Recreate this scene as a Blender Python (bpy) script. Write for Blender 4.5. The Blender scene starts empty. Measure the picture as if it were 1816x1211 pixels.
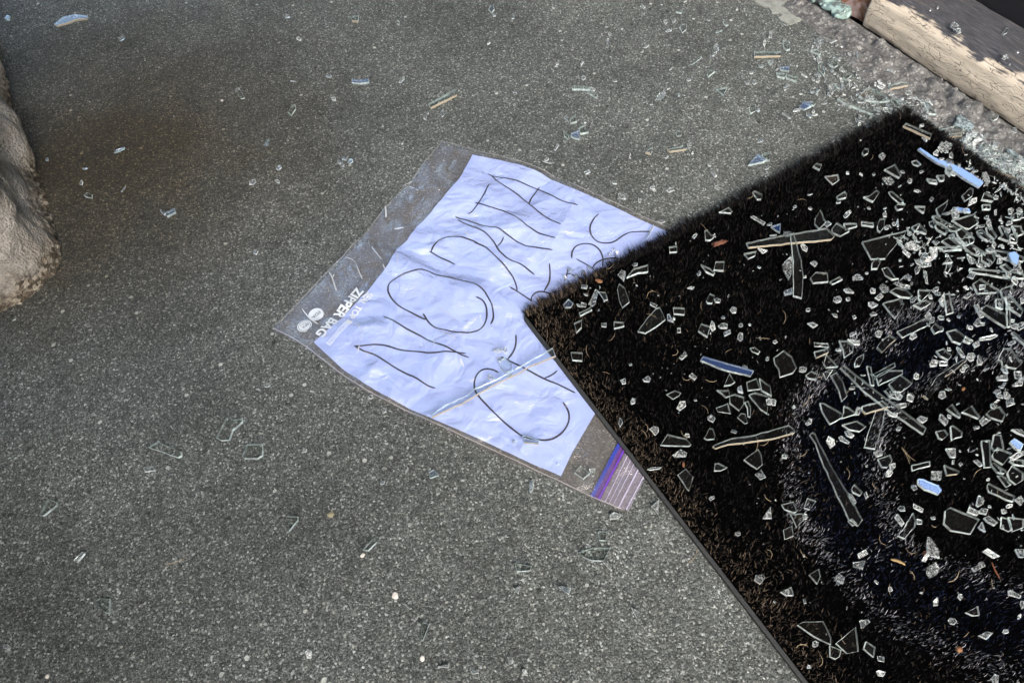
import bpy, bmesh, math, random
import numpy as np
from mathutils import Vector, Matrix, noise
random.seed(7); rng = np.random.default_rng(7)
R = math.radians
scene = bpy.context.scene
col = scene.collection

# ---------------------------------------------------------------- camera
F, PITCH, ROLL, HC = 1310.0, 0.98922206, -0.0902656, 0.52     # px focal (1816 wide), radians, metres
_c, _s = math.cos(ROLL), math.sin(ROLL)
RT = np.array([1, 0, 0.]); UP = np.array([0, math.sin(PITCH), math.cos(PITCH)]); FW = np.array([0, math.cos(PITCH), -math.sin(PITCH)])
CR = _c*RT + _s*UP; CU = -_s*RT + _c*UP; CP = np.array([0, 0, HC])
cam = bpy.data.cameras.new('camera'); camo = bpy.data.objects.new('camera', cam); col.objects.link(camo)
cam.sensor_width = 36; cam.lens = 36*F/1816; cam.clip_start = 0.01; cam.clip_end = 200
M4 = Matrix(((CR[0], CU[0], -FW[0], 0), (CR[1], CU[1], -FW[1], 0), (CR[2], CU[2], -FW[2], HC), (0, 0, 0, 1)))
camo.matrix_world = M4
scene.camera = camo
# ---------------------------------------------------------------- world, sun, exposure
SUN_EL, SUN_AZ = 44.0, 282.0       # azimuth of the sun (deg, from +x, ccw)
w = bpy.data.worlds.new('World'); scene.world = w; w.use_nodes = True
wn = w.node_tree; bg = wn.nodes['Background']
sky = wn.nodes.new('ShaderNodeTexSky'); sky.sky_type = 'NISHITA'; sky.sun_disc = False
sky.sun_elevation = R(SUN_EL); sky.sun_rotation = R(90-SUN_AZ); sky.air_density = 1.0; sky.dust_density = 3.5; sky.ozone_density = 1.0
wn.links.new(sky.outputs[0], bg.inputs[0]); bg.inputs[1].default_value = 0.15
sl = bpy.data.lights.new('sun', 'SUN'); so = bpy.data.objects.new('sun', sl); col.objects.link(so)
sl.energy = .8; sl.angle = R(60); sl.color = (0.97, 0.97, 1.0)
sd = Vector((math.cos(R(SUN_AZ))*math.cos(R(SUN_EL)), math.sin(R(SUN_AZ))*math.cos(R(SUN_EL)), math.sin(R(SUN_EL))))
so.rotation_euler = sd.to_track_quat('Z', 'Y').to_euler()
scene.view_settings.view_transform = 'Standard'; scene.view_settings.look = 'None'
scene.view_settings.exposure = 2.42; scene.view_settings.gamma = 1
cy = scene.cycles
cy.max_bounces = 14; cy.diffuse_bounces = 3; cy.glossy_bounces = 6; cy.transmission_bounces = 12; cy.transparent_max_bounces = 16
cy.caustics_refractive = True; cy.caustics_reflective = False; cy.use_denoising = True; cy.sample_clamp_indirect = 6

# ---------------------------------------------------------------- helpers
def at(px, py, z=0.0):
    d = (px-908)/F*CR + (-(py-605.5)/F)*CU + FW
    t = (z-HC)/d[2]
    return CP + d*t
def obj(name, me, mat=None, parent=None):
    o = bpy.data.objects.new(name, me); col.objects.link(o)
    if mat is not None and len(me.materials) == 0: me.materials.append(mat)
    if parent is not None: o.parent = parent
    return o
def mesh(name, V, Fc, smooth=False):
    me = bpy.data.meshes.new(name); me.from_pydata([tuple(map(float, v)) for v in V], [], [tuple(map(int, f)) for f in Fc]); me.update()
    if smooth: me.polygons.foreach_set('use_smooth', [True]*len(me.polygons))
    return me
def tag(o, label=None, cat=None, group=None, kind=None):
    if label: o['label'] = label
    if cat: o['category'] = cat
    if group: o['group'] = group
    if kind: o['kind'] = kind
    return o
def struct(o, label, cat): return tag(o, label, cat, kind='structure')
def grid(P):                     # P: (n,m,3) -> verts, faces
    n, m = P.shape[:2]
    i = np.arange(n*m).reshape(n, m)
    f = np.stack([i[:-1, :-1], i[1:, :-1], i[1:, 1:], i[:-1, 1:]], -1).reshape(-1, 4)
    return P.reshape(-1, 3), f
def pip(x, y, poly):             # points in polygon, vectorised
    x = np.asarray(x, float); y = np.asarray(y, float); c = np.zeros(x.shape, bool)
    n = len(poly)
    for i in range(n):
        x0, y0 = poly[i][:2]; x1, y1 = poly[i-1][:2]
        cond = ((y0 > y) != (y1 > y))
        c ^= cond & (x < (x1-x0)*(y-y0)/((y1-y0) if y1 != y0 else 1e-9)+x0)
    return c
def polydist(x, y, pl):
    x = np.asarray(x, float); y = np.asarray(y, float); best = np.full(x.shape, 1e9)
    for a, b in zip(pl[:-1], pl[1:]):
        ax, ay = a[:2]; bx, by = b[:2]; dx, dy = bx-ax, by-ay
        t = np.clip(((x-ax)*dx+(y-ay)*dy)/(dx*dx+dy*dy+1e-12), 0, 1)
        best = np.minimum(best, np.hypot(x-ax-t*dx, y-ay-t*dy))
    return best
# smooth pseudo-noise usable on arrays
_ph = rng.uniform(0, 6.283, (64, 2)); _dr = rng.normal(size=(64, 2)); _dr /= np.linalg.norm(_dr, axis=1)[:, None]
def wav(x, y, scale, seed=0, n=10):
    r = 0
    for k in range(n):
        i = (seed*7+k) % 64; sc = scale*(0.6+0.9*((k*0.618) % 1))
        r = r+np.sin((x*_dr[i, 0]+y*_dr[i, 1])*sc+_ph[i, 0]+1.3*np.sin((x*_dr[i, 1]-y*_dr[i, 0])*sc*0.7+_ph[i, 1]))
    return r/math.sqrt(n)

# ---------------------------------------------------------------- material helpers
def newmat(name):
    m = bpy.data.materials.new(name); m.use_nodes = True
    nt = m.node_tree; b = nt.nodes['Principled BSDF']
    return m, nt, b
def N(nt, t, **kw):
    n = nt.nodes.new(t)
    for k, v in kw.items():
        if k.startswith('i_'):
            n.inputs[k[2:].replace('_', ' ')].default_value = v
        else: setattr(n, k, v)
    return n
def L(nt, a, b): nt.links.new(a, b)
def ramp(nt, fac, stops, interp='LINEAR'):
    r = nt.nodes.new('ShaderNodeValToRGB'); r.color_ramp.interpolation = interp
    e = r.color_ramp.elements
    while len(e) < len(stops): e.new(0.5)
    for el, (p, c) in zip(e, stops):
        el.position = p; el.color = (c[0], c[1], c[2], 1) if hasattr(c, '__len__') else (c, c, c, 1)
    L(nt, fac, r.inputs[0]); return r.outputs[0]
def mixc(nt, fac, a, b, mode='MIX'):
    m = nt.nodes.new('ShaderNodeMix'); m.data_type = 'RGBA'; m.blend_type = mode
    for sock, v in ((m.inputs[0], fac), (m.inputs[6], a), (m.inputs[7], b)):
        if hasattr(v, 'is_linked') or isinstance(v, bpy.types.NodeSocket): L(nt, v, sock)
        elif hasattr(v, '__len__'): sock.default_value = (v[0], v[1], v[2], 1)
        else: sock.default_value = v
    return m.outputs[2]
def mth(nt, op, a, b=None, c=None):
    m = nt.nodes.new('ShaderNodeMath'); m.operation = op
    for i, v in enumerate((a, b, c)):
        if v is None: continue
        if isinstance(v, bpy.types.NodeSocket): L(nt, v, m.inputs[i])
        else: m.inputs[i].default_value = v
    return m.outputs[0]
def pos(nt): return nt.nodes.new('ShaderNodeNewGeometry').outputs['Position']
def noi(nt, vec, scale, detail=3, rough=0.55, dist=0.0):
    n = nt.nodes.new('ShaderNodeTexNoise'); n.inputs['Scale'].default_value = scale; n.inputs['Detail'].default_value = detail
    n.inputs['Roughness'].default_value = rough; n.inputs['Distortion'].default_value = dist
    L(nt, vec, n.inputs['Vector']); return n.outputs['Fac']
def vor(nt, vec, scale, feature='F1', rand=1.0):
    n = nt.nodes.new('ShaderNodeTexVoronoi'); n.feature = feature; n.inputs['Scale'].default_value = scale; n.inputs['Randomness'].default_value = rand
    L(nt, vec, n.inputs['Vector']); return n
def bump(nt, h, dist, strength, b, prev=None):
    n = nt.nodes.new('ShaderNodeBump'); n.inputs['Distance'].default_value = dist; n.inputs['Strength'].default_value = strength
    L(nt, h, n.inputs['Height'])
    if prev is not None: L(nt, prev, n.inputs['Normal'])
    if b is not None: L(nt, n.outputs[0], b.inputs['Normal'])
    return n.outputs[0]
def sep_color(nt, c):
    s = nt.nodes.new('ShaderNodeSeparateColor'); L(nt, c, s.inputs[0]); return s.outputs
def plain(name, c, rough=0.7, spec=0.3):
    m, nt, b = newmat(name); b.inputs['Base Color'].default_value = (*c, 1); b.inputs['Roughness'].default_value = rough
    b.inputs['Specular IOR Level'].default_value = spec
    return m

# concrete: fine exposed aggregate
def concrete_mat(name, tint=(1, 1, 1), stain_shade=True, k=1.0):
    m, nt, b = newmat(name); p = pos(nt)
    v1 = vor(nt, p, 760); c1 = sep_color(nt, v1.outputs['Color'])
    v2 = vor(nt, p, 300); c2 = sep_color(nt, v2.outputs['Color'])
    v3 = vor(nt, p, 1500); c3 = sep_color(nt, v3.outputs['Color'])
    grain = ramp(nt, c1[0], [(0, (.018, .020, .019)), (.45, (.075, .080, .075)), (.8, (.21, .217, .20)), (.93, (.36, .36, .34)), (1, (1.0, 1.0, .95))])
    grain2 = ramp(nt, c3[0], [(0, (.03, .032, .03)), (.5, (.105, .107, .10)), (.85, (.24, .24, .22)), (1, (.62, .62, .58))])
    g = mixc(nt, 0.5, grain, grain2)
    # larger pebbles, sparse
    sp = mth(nt, 'GREATER_THAN', c2[1], 0.90); inside = mth(nt, 'LESS_THAN', v2.outputs['Distance'], 0.30)
    peb = ramp(nt, c2[2], [(0, (.05, .05, .048)), (.5, (.20, .19, .17)), (1, (.52, .50, .44))])
    g = mixc(nt, mth(nt, 'MULTIPLY', mth(nt, 'MULTIPLY', sp, inside), .85), g, peb)
    v4 = vor(nt, p, 110); c4 = sep_color(nt, v4.outputs['Color'])
    sp4 = mth(nt, 'MULTIPLY', mth(nt, 'GREATER_THAN', c4[1], 0.90), mth(nt, 'LESS_THAN', mth(nt, 'ADD', v4.outputs['Distance'], mth(nt, 'MULTIPLY', noi(nt, p, 400, 2), .12)), 0.26))
    g = mixc(nt, mth(nt, 'MULTIPLY', sp4, .8), g, ramp(nt, c4[2], [(0, (.02, .02, .02)), (.3, (.06, .06, .055)), (.6, (.30, .29, .26)), (1, (.85, .83, .76))]))
    cloud = noi(nt, p, 7.0, 5, .6); cloud2 = noi(nt, p, 45.0, 4, .6)
    g = mixc(nt, 1.0, g, ramp(nt, cloud, [(.3, .70), (.7, 1.24)]), 'MULTIPLY')
    g = mixc(nt, 1.0, g, ramp(nt, cloud2, [(.3, .82), (.7, 1.14)]), 'MULTIPLY')
    g = mixc(nt, 1.0, g, (tint[0]*k*.635, tint[1]*k*.69, tint[2]*k*.70), 'MULTIPLY')
    if stain_shade:   # brown stain at the pillar foot, with the pillar's shade painted in
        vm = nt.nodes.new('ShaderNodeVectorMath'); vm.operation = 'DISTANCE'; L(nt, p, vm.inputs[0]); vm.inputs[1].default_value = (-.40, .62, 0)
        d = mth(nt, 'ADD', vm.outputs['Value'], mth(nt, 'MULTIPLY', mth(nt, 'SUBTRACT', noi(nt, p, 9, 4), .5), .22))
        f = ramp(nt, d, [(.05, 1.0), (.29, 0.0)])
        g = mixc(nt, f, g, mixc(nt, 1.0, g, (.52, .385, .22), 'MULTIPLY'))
    L(nt, g, b.inputs['Base Color']); b.inputs['Roughness'].default_value = .78; b.inputs['Specular IOR Level'].default_value = .35
    h = mth(nt, 'ADD', mth(nt, 'MULTIPLY', v1.outputs['Distance'], -1.0), mth(nt, 'MULTIPLY', c1[2], .6))
    n1 = bump(nt, h, .0009, .8, None); bump(nt, noi(nt, p, 260, 4, .7), .0016, .6, b, n1)
    return m
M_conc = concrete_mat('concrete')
M_mortar, nt, b = newmat('mortar'); p = pos(nt)
g = ramp(nt, noi(nt, p, 60, 8, .7), [(.25, (.05, .053, .054)), (.5, (.115, .118, .116)), (.72, (.22, .22, .21))])
vv = vor(nt, p, 500); cc = sep_color(nt, vv.outputs['Color'])
g = mixc(nt, 1.0, g, ramp(nt, cc[0], [(0, .55), (.8, 1.1), (1, 2.1)]), 'MULTIPLY')
L(nt, g, b.inputs['Base Color']); b.inputs['Roughness'].default_value = .9
bump(nt, noi(nt, p, 330, 8, .75), .0018, .8, b)
M_stucco, nt, b = newmat('pillar_render'); p = pos(nt)
g = ramp(nt, noi(nt, p, 24, 8, .68), [(.25, (.20, .178, .145)), (.5, (.38, .352, .305)), (.75, (.58, .55, .495))])
pit = vor(nt, p, 420)
g = mixc(nt, ramp(nt, pit.outputs['Distance'], [(.05, .65), (.28, 0)]), g, (.08, .07, .06))
zz = nt.nodes.new('ShaderNodeSeparateXYZ'); L(nt, p, zz.inputs[0])
lowf = ramp(nt, mth(nt, 'ADD', zz.outputs['Z'], mth(nt, 'MULTIPLY', mth(nt, 'SUBTRACT', noi(nt, p, 55, 4), .5), .035)), [(.014, 1.0), (.032, 0.0)])
ag = vor(nt, p, 260); agc = sep_color(nt, ag.outputs['Color'])
agg = ramp(nt, agc[0], [(0, (.06, .045, .03)), (.5, (.2, .16, .11)), (1, (.5, .45, .36))])
g = mixc(nt, lowf, g, agg)
L(nt, g, b.inputs['Base Color']); b.inputs['Roughness'].default_value = .92
n1 = bump(nt, noi(nt, p, 90, 8, .75), .006, .9, None); bump(nt, mth(nt, 'MULTIPLY', pit.outputs['Distance'], 1.0), .0022, .9, b, n1)
# weathered, peeling wood of the sill; uses UV: u along, v across the unrolled section (metres)
M_sill, nt, b = newmat('peeling_wood'); uv = nt.nodes.new('ShaderNodeTexCoord').outputs['UV']
sx = nt.nodes.new('ShaderNodeSeparateXYZ'); L(nt, uv, sx.inputs[0])
mp = nt.nodes.new('ShaderNodeMapping'); mp.inputs['Scale'].default_value = (1.6, 26, 1); L(nt, uv, mp.inputs[0])
wood = ramp(nt, noi(nt, mp.outputs[0], 38, 8, .7), [(.3, (.012, .014, .018)), (.5, (.045, .049, .058)), (.66, (.12, .12, .125)), (.8, (.27, .26, .25))])
tanv = noi(nt, mp.outputs[0], 9, 4, .6)
wood = mixc(nt, ramp(nt, tanv, [(.56, 0.), (.72, .40)]), wood, (.26, .23, .19))
cream = ramp(nt, noi(nt, mp.outputs[0], 16, 8, .78), [(.28, (.36, .31, .235)), (.45, (.54, .48, .38)), (.75, (.66, .60, .51))])
crk = nt.nodes.new('ShaderNodeMapping'); crk.inputs['Scale'].default_value = (75, 430, 1)
dn = nt.nodes.new('ShaderNodeTexNoise'); dn.inputs['Scale'].default_value = 60; dn.inputs['Detail'].default_value = 5; L(nt, uv, dn.inputs['Vector'])
vadd = nt.nodes.new('ShaderNodeVectorMath'); vadd.operation = 'MULTIPLY_ADD'; L(nt, dn.outputs['Color'], vadd.inputs[0]); vadd.inputs[1].default_value = (.012, .008, 0); L(nt, uv, vadd.inputs[2])
L(nt, vadd.outputs[0], crk.inputs[0])
cv = vor(nt, crk.outputs[0], 1.0, 'DISTANCE_TO_EDGE')
cmask = mth(nt, 'MULTIPLY', ramp(nt, cv.outputs['Distance'], [(.0, 1), (.04, 0)]), ramp(nt, noi(nt, uv, 34, 3), [(.40, 0), (.54, 1)]))
cream2 = mixc(nt, cmask, cream, (.035, .028, .022))
edge = mth(nt, 'ADD', sx.outputs['Y'], mth(nt, 'MULTIPLY', mth(nt, 'SUBTRACT', noi(nt, mp.outputs[0], 11, 7, .62), .5), .034))
edge = mth(nt, 'ADD', edge, mth(nt, 'MULTIPLY', mth(nt, 'SUBTRACT', noi(nt, uv, 26, 3, .6), .5), .042))
pm = ramp(nt, edge, [(.046, 1), (.0468, 0)])
hole = ramp(nt, noi(nt, mp.outputs[0], 26, 4, .6), [(.665, 1), (.672, 0)])
pm2 = mth(nt, 'MULTIPLY', pm, hole)
L(nt, mixc(nt, pm2, wood, cream2), b.inputs['Base Color']); b.inputs['Roughness'].default_value = .72
hh = mth(nt, 'ADD', mth(nt, 'MULTIPLY', pm2, 1.0), mth(nt, 'ADD', mth(nt, 'MULTIPLY', noi(nt, mp.outputs[0], 70, 8, .7), .8), mth(nt, 'MULTIPLY', cmask, -.8)))
bump(nt, hh, .0008, .9, b)
M_brick, nt, b = newmat('painted_brick'); p = pos(nt)
g = ramp(nt, noi(nt, p, 70, 8, .7, .6), [(.38, (.20, .085, .035)), (.47, (.30, .16, .09)), (.51, (.42, .29, .26)), (.68, (.52, .42, .40))])
L(nt, g, b.inputs['Base Color']); b.inputs['Roughness'].default_value = .85; bump(nt, noi(nt, p, 90, 8, .7), .004, .9, b)
M_teal, nt, b = newmat('chipped_teal_paint'); p = pos(nt)
g = ramp(nt, noi(nt, p, 55, 8, .68, .5), [(.40, (.03, .036, .036)), (.49, (.10, .125, .12)), (.54, (.24, .36, .34)), (.75, (.42, .56, .53))])
L(nt, g, b.inputs['Base Color']); b.inputs['Roughness'].default_value = .7; bump(nt, noi(nt, p, 120, 8, .7), .003, .9, b)
M_flake, nt, b = newmat('grey_green_paint'); p = pos(nt)
g = ramp(nt, noi(nt, p, 130, 6, .7), [(.35, (.17, .18, .165)), (.6, (.27, .29, .265))])
L(nt, g, b.inputs['Base Color']); b.inputs['Roughness'].default_value = .6; bump(nt, noi(nt, p, 300, 5, .7), .0006, .8, b)
M_black = plain('black_door_paint', (.012, .013, .017), .45, .5)
M_addceil = plain('added_ceiling_boards', (.16, .14, .12), .9)
M_wall = concrete_mat('wall_render', (1.1, 1.1, 1.08), False, 1.6)
# paper
M_paper, nt, b = newmat('blue_white_paper'); p = pos(nt)
g = ramp(nt, noi(nt, p, 14, 4, .6), [(.3, (.34, .44, .81)), (.7, (.41, .51, .87))])
L(nt, g, b.inputs['Base Color']); b.inputs['Roughness'].default_value = .6; b.inputs['Specular IOR Level'].default_value = .35
n1 = bump(nt, noi(nt, p, 34, 2, .5, 1.5), .006, .5, None); bump(nt, noi(nt, p, 90, 5, .6), .0012, .4, b, n1)
M_ink = plain('black_ink', (.012, .012, .035), .5)
# clear plastic: mostly see-through, faint milky film, glossy
def film(name, milky, mcol, rough=.12, bs=.5, transp=(.985, .985, .985)):
    m, nt, b = newmat(name); p = pos(nt)
    out = nt.nodes['Material Output']
    tr = N(nt, 'ShaderNodeBsdfTransparent'); tr.inputs[0].default_value = (*transp, 1)
    b.inputs['Base Color'].default_value = (*mcol, 1); b.inputs['Roughness'].default_value = .5
    gl = N(nt, 'ShaderNodeBsdfGlossy'); gl.inputs['Roughness'].default_value = rough
    fr = N(nt, 'ShaderNodeFresnel'); fr.inputs['IOR'].default_value = 1.5
    nn = bump(nt, noi(nt, p, 48, 5, .65, 1.2), .004, bs, None)
    nn = bump(nt, noi(nt, p, 120, 2, .5, .8), .0012, bs*.3, None, nn)
    L(nt, nn, gl.inputs['Normal']); L(nt, nn, fr.inputs['Normal'])
    m1 = N(nt, 'ShaderNodeMixShader'); m1.inputs[0].default_value = milky; L(nt, tr.outputs[0], m1.inputs[1]); L(nt, b.outputs[0], m1.inputs[2])
    m2 = N(nt, 'ShaderNodeMixShader'); geo_ = nt.nodes.new('ShaderNodeNewGeometry'); L(nt, mth(nt, 'MULTIPLY', mth(nt, 'MULTIPLY', fr.outputs[0], 2.6), mth(nt, 'SUBTRACT', 1.0, geo_.outputs['Backfacing'])), m2.inputs[0]); L(nt, m1.outputs[0], m2.inputs[1]); L(nt, gl.outputs[0], m2.inputs[2])
    L(nt, m2.outputs[0], out.inputs[0]); return m
M_bag = film('clear_plastic', .06, (.42, .38, .35), .20, .95)
M_seam = film('plastic_seam', .45, (.50, .50, .50), .2, .1)
M_bagb = film('clear_plastic_back', .36, (.20, .18, .165))
M_bagp = film('clear_plastic_ribbed', .26, (.52, .47, .62), .15, .2)
M_print = plain('white_print', (.56, .62, .67), .5)
M_printd = plain('dark_print', (.11, .14, .17), .5)
M_blue = film('blue_zip', .86, (.03, .05, .36), .12, .05)
M_purple = film('purple_zip', .55, (.16, .05, .34), .12, .05)
M_purpled = film('purple_zip_rib', .85, (.14, .04, .42), .12, .05)
M_rib = film('pale_rib', .55, (.62, .60, .80), .12, .05)
# glass
def glass(name, c, rough=0.0, bs=0.0):
    m = bpy.data.materials.new(name); m.use_nodes = True; nt = m.node_tree; nt.nodes.clear()
    out = nt.nodes.new('ShaderNodeOutputMaterial'); g = nt.nodes.new('ShaderNodeBsdfGlass')
    g.inputs['Color'].default_value = (*c, 1); g.inputs['IOR'].default_value = 1.52; g.inputs['Roughness'].default_value = rough
    if bs:
        p = pos(nt); L(nt, bump(nt, noi(nt, p, 420, 3, .6), .0012, bs, None), g.inputs['Normal'])
    L(nt, g.outputs[0], out.inputs[0]); return m
def pane_glass(name, refl, bs=0.0, rcol=(1, 1, 1), veil=.010):      # the two flat faces of a pane: straight view through, mirror on top
    m = bpy.data.materials.new(name); m.use_nodes = True; nt = m.node_tree; nt.nodes.clear()
    out = nt.nodes.new('ShaderNodeOutputMaterial'); tr = nt.nodes.new('ShaderNodeBsdfTransparent'); tr.inputs[0].default_value = (.975, .99, .985, 1)
    gl = nt.nodes.new('ShaderNodeBsdfGlossy'); gl.inputs['Roughness'].default_value = .02; gl.inputs[0].default_value = (*rcol, 1)
    fr = nt.nodes.new('ShaderNodeFresnel'); fr.inputs['IOR'].default_value = 1.52
    if bs:
        nn = bump(nt, noi(nt, pos(nt), 300, 3, .6), .0010, bs, None); L(nt, nn, gl.inputs['Normal']); L(nt, nn, fr.inputs['Normal'])
    mx = nt.nodes.new('ShaderNodeMixShader'); geo_ = nt.nodes.new('ShaderNodeNewGeometry'); L(nt, mth(nt, 'MULTIPLY', mth(nt, 'MULTIPLY', fr.outputs[0], refl), mth(nt, 'SUBTRACT', 1.0, geo_.outputs['Backfacing'])), mx.inputs[0]); L(nt, tr.outputs[0], mx.inputs[1]); L(nt, gl.outputs[0], mx.inputs[2])
    df = nt.nodes.new('ShaderNodeBsdfDiffuse'); df.inputs[0].default_value = (.34, .31, .26, 1); m3 = nt.nodes.new('ShaderNodeMixShader')
    L(nt, mth(nt, 'MULTIPLY', noi(nt, pos(nt), 140, 4, .7), veil), m3.inputs[0]); L(nt, mx.outputs[0], m3.inputs[1]); L(nt, df.outputs[0], m3.inputs[2])  # patchy brown veil imitating a faint reflection in the panes
    L(nt, m3.outputs[0], out.inputs[0]); return m
def edge_glass(name, c, k, dcol, ns=700, hi=.45):        # freshly broken edge: glass with a hackled, light scattering surface
    m = glass(name, c, .08, .5); nt = m.node_tree; g = [n for n in nt.nodes if n.type == 'BSDF_GLASS'][0]; out = [n for n in nt.nodes if n.type == 'OUTPUT_MATERIAL'][0]
    d = nt.nodes.new('ShaderNodeBsdfDiffuse'); d.inputs[0].default_value = (*dcol, 1); t = nt.nodes.new('ShaderNodeBsdfTranslucent'); t.inputs[0].default_value = (*dcol, 1)
    m1 = nt.nodes.new('ShaderNodeMixShader'); m1.inputs[0].default_value = .55; L(nt, d.outputs[0], m1.inputs[1]); L(nt, t.outputs[0], m1.inputs[2])
    m2 = nt.nodes.new('ShaderNodeMixShader'); fac = ramp(nt, noi(nt, pos(nt), ns, 3, .6), [(.38, max(k-hi*.7, 0)), (.62, min(k+hi, 1))]); fac = mth(nt, 'MULTIPLY', fac, ramp(nt, noi(nt, pos(nt), 75, 2, .5), [(.38, .6), (.6, 1.0)]))
    gb = nt.nodes.new('ShaderNodeNewGeometry'); fac = mth(nt, 'MULTIPLY', fac, mth(nt, 'SUBTRACT', 1.0, mth(nt, 'MULTIPLY', gb.outputs['Backfacing'], .62))); L(nt, fac, m2.inputs[0]); L(nt, g.outputs[0], m2.inputs[1]); L(nt, m1.outputs[0], m2.inputs[2])
    L(nt, m2.outputs[0], out.inputs[0]); return m
M_glass = pane_glass('window_glass', 1.0)
M_glass2 = pane_glass('chipped_window_glass', 1.2, .8)
M_glassb = pane_glass('mirror_like_window_glass', 1.7, 0, (.36, .56, 1))  # the sky's blue is put into the reflection colour
M_edge = edge_glass('broken_glass_edge', (.92, .995, .98), .85, (.90, 1.0, .985), 330)
M_chunk = edge_glass('glass_chunk', (.965, .995, .99), .05, (.92, .98, .98), 500, .38)
M_edgef = edge_glass('broken_glass_edge_bright', (.92, .995, .98), .85, (.84, .98, .97), 330)
M_skyblue, nt, b = newmat('painted_sky_reflection'); b.inputs['Base Color'].default_value = (.20, .33, .62, 1); b.inputs['Roughness'].default_value = .18  # sky reflection painted in as a blue base colour
M_shatter = edge_glass('shattered_glass', (.90, .97, .97), .40, (.62, .74, .78), 360)
M_edgec = edge_glass('broken_glass_edge_clear', (.95, .995, .99), .75, (.93, .98, .99), 420)
M_tanrefl = plain('tan_reflection_paint', (.30, .26, .19), .6)  # flat tan stands in for a reflection along glass edges
M_frost, nt, b = newmat('frosted_film'); b.inputs['Base Color'].default_value = (.52, .62, .68, 1); b.inputs['Roughness'].default_value = .25
b.inputs['Transmission Weight'].default_value = .45; bump(nt, noi(nt, pos(nt), 350, 5, .7), .002, .9, b)

# ---------------------------------------------------------------- frame of the place
A = at(925, 565); B = at(1605, 205); MU = (B-A); MAT_W = float(np.linalg.norm(MU)); MU /= MAT_W
MV = np.array([MU[1], -MU[0], 0]); MAT_L = 0.76
S1 = at(1530, 45); S2 = at(1816, 235); E = (S2-S1)/np.linalg.norm(S2-S1); NN = np.array([-E[1], E[0], 0]); NN = NN if NN[0] > 0 else -NN
def mat_uv(x, y):
    dx, dy = np.asarray(x)-A[0], np.asarray(y)-A[1]
    return dx*MU[0]+dy*MU[1], dx*MV[0]+dy*MV[1]
def mat_sd(x, y):                # >0 outside the mat
    u, v = mat_uv(x, y)
    qx = np.maximum(np.maximum(-u, u-MAT_W), 0); qy = np.maximum(np.maximum(-v, v-MAT_L), 0)
    return np.hypot(qx, qy)

# ---------------------------------------------------------------- ground
g = 30.0
me = mesh('concrete_floor', [(-g, -g, 0), (g, -g, 0), (g, g, 0), (-g, g, 0)], [(0, 1, 2, 3)])
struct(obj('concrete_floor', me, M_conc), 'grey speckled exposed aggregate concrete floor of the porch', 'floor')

# mortar bed between floor and sill
MP = [at(*q) for q in [(1180, -120), (1345, -12), (1400, 25), (1440, 50), (1478, 85), (1530, 140), (1600, 188), (1680, 236), (1760, 305), (1840, 385), (1900, 450)]]
LUMPS = [(1480+x/5.4, y/5.4, r) for x, y, r in [(430, 440, 9), (600, 520, 10), (800, 700, 12), (960, 830, 12), (1080, 890, 9), (990, 930, 6), (1170, 960, 10), (330, 400, 7), (1290, 1060, 12), (1500, 1150, 10)]]
LUMPS = [(at(x, y), r*.0009) for x, y, r in LUMPS]
def mort_h(x, y):
    x = np.asarray(x, float); y = np.asarray(y, float)
    dS = -((x-S1[0])*NN[0]+(y-S1[1])*NN[1])                    # distance in front of the sill
    t = (x-S1[0])*E[0]+(y-S1[1])*E[1]
    pts = np.array([[(p[0]-S1[0])*E[0]+(p[1]-S1[1])*E[1], -((p[0]-S1[0])*NN[0]+(p[1]-S1[1])*NN[1])] for p in MP])
    wd = np.interp(t, pts[:, 0], pts[:, 1])
    s = np.clip(1-dS/np.maximum(wd, .01), 0, 1)
    fl = [noise.noise(Vector((a_*70, b_*70, 3)))*1.0+noise.noise(Vector((a_*190, b_*190, 9)))*.6+noise.noise(Vector((a_*520, b_*520, 5)))*.35 for a_, b_ in zip(x.ravel(), y.ravel())]
    fl = np.array(fl).reshape(x.shape)
    h = .0012*np.clip(s*9, 0, 1)+.0045*s+np.clip(s*4, 0, 1)*.0042*fl
    for c, r in LUMPS:
        d = np.hypot(x-c[0], y-c[1])/r
        h = h+np.where(d < 1, np.maximum(1-d*d, 0)**.7*r*.62*(.9+.4*fl), 0)
        h = h-np.exp(-((d-1.12)/.16)**2)*.0016*(s > .2)
    h = h*np.clip((dS-.003)/.012, 0, 1)
    return np.where((s > 0) & (dS > -.03), np.maximum(h, -.0005), -.002)
ts = np.linspace(-.62, .75, 620); ds = np.linspace(-.012, .16, 120)
TT, DD = np.meshgrid(ts, ds, indexing='ij')
X = S1[0]+TT*E[0]-DD*NN[0]; Y = S1[1]+TT*E[1]-DD*NN[1]
V, Fc = grid(np.stack([X, Y, mort_h(X, Y)], -1))
struct(obj('mortar_bed', mesh('mortar_bed', V, Fc, True), M_mortar), 'rough crumbling mortar strip with stones between concrete and door sill', 'mortar')

# paint patch on floor
s_ = 6.985
pp = [(250, -90), (600, -60), (700, 20), (560, 90), (650, 130), (720, 200), (840, 262), (760, 300), (705, 318), (600, 280), (552, 242), (612, 205), (560, 180), (480, 180), (430, 110), (350, 80), (300, 60), (230, 10)]
pp = [at(1300+x/s_, y/s_) for x, y in pp]
def jag(P, step, amp):
    out = []
    for i in range(len(P)):
        a = np.array(P[i][:2]); b_ = np.array(P[(i+1) % len(P)][:2]); n = max(1, int(np.linalg.norm(b_-a)/step))
        for k in range(n): out.append(a+(b_-a)*k/n+(rng.normal(size=2)*amp if k else 0))
    return out
def slab(P, z0, z1):
    n = len(P); V = [(p[0], p[1], z0) for p in P]+[(p[0], p[1], z1) for p in P]
    return V, [tuple(range(n))[::-1], tuple(range(n, 2*n))]+[(i, (i+1) % n, n+(i+1) % n, n+i) for i in range(n)]
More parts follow.
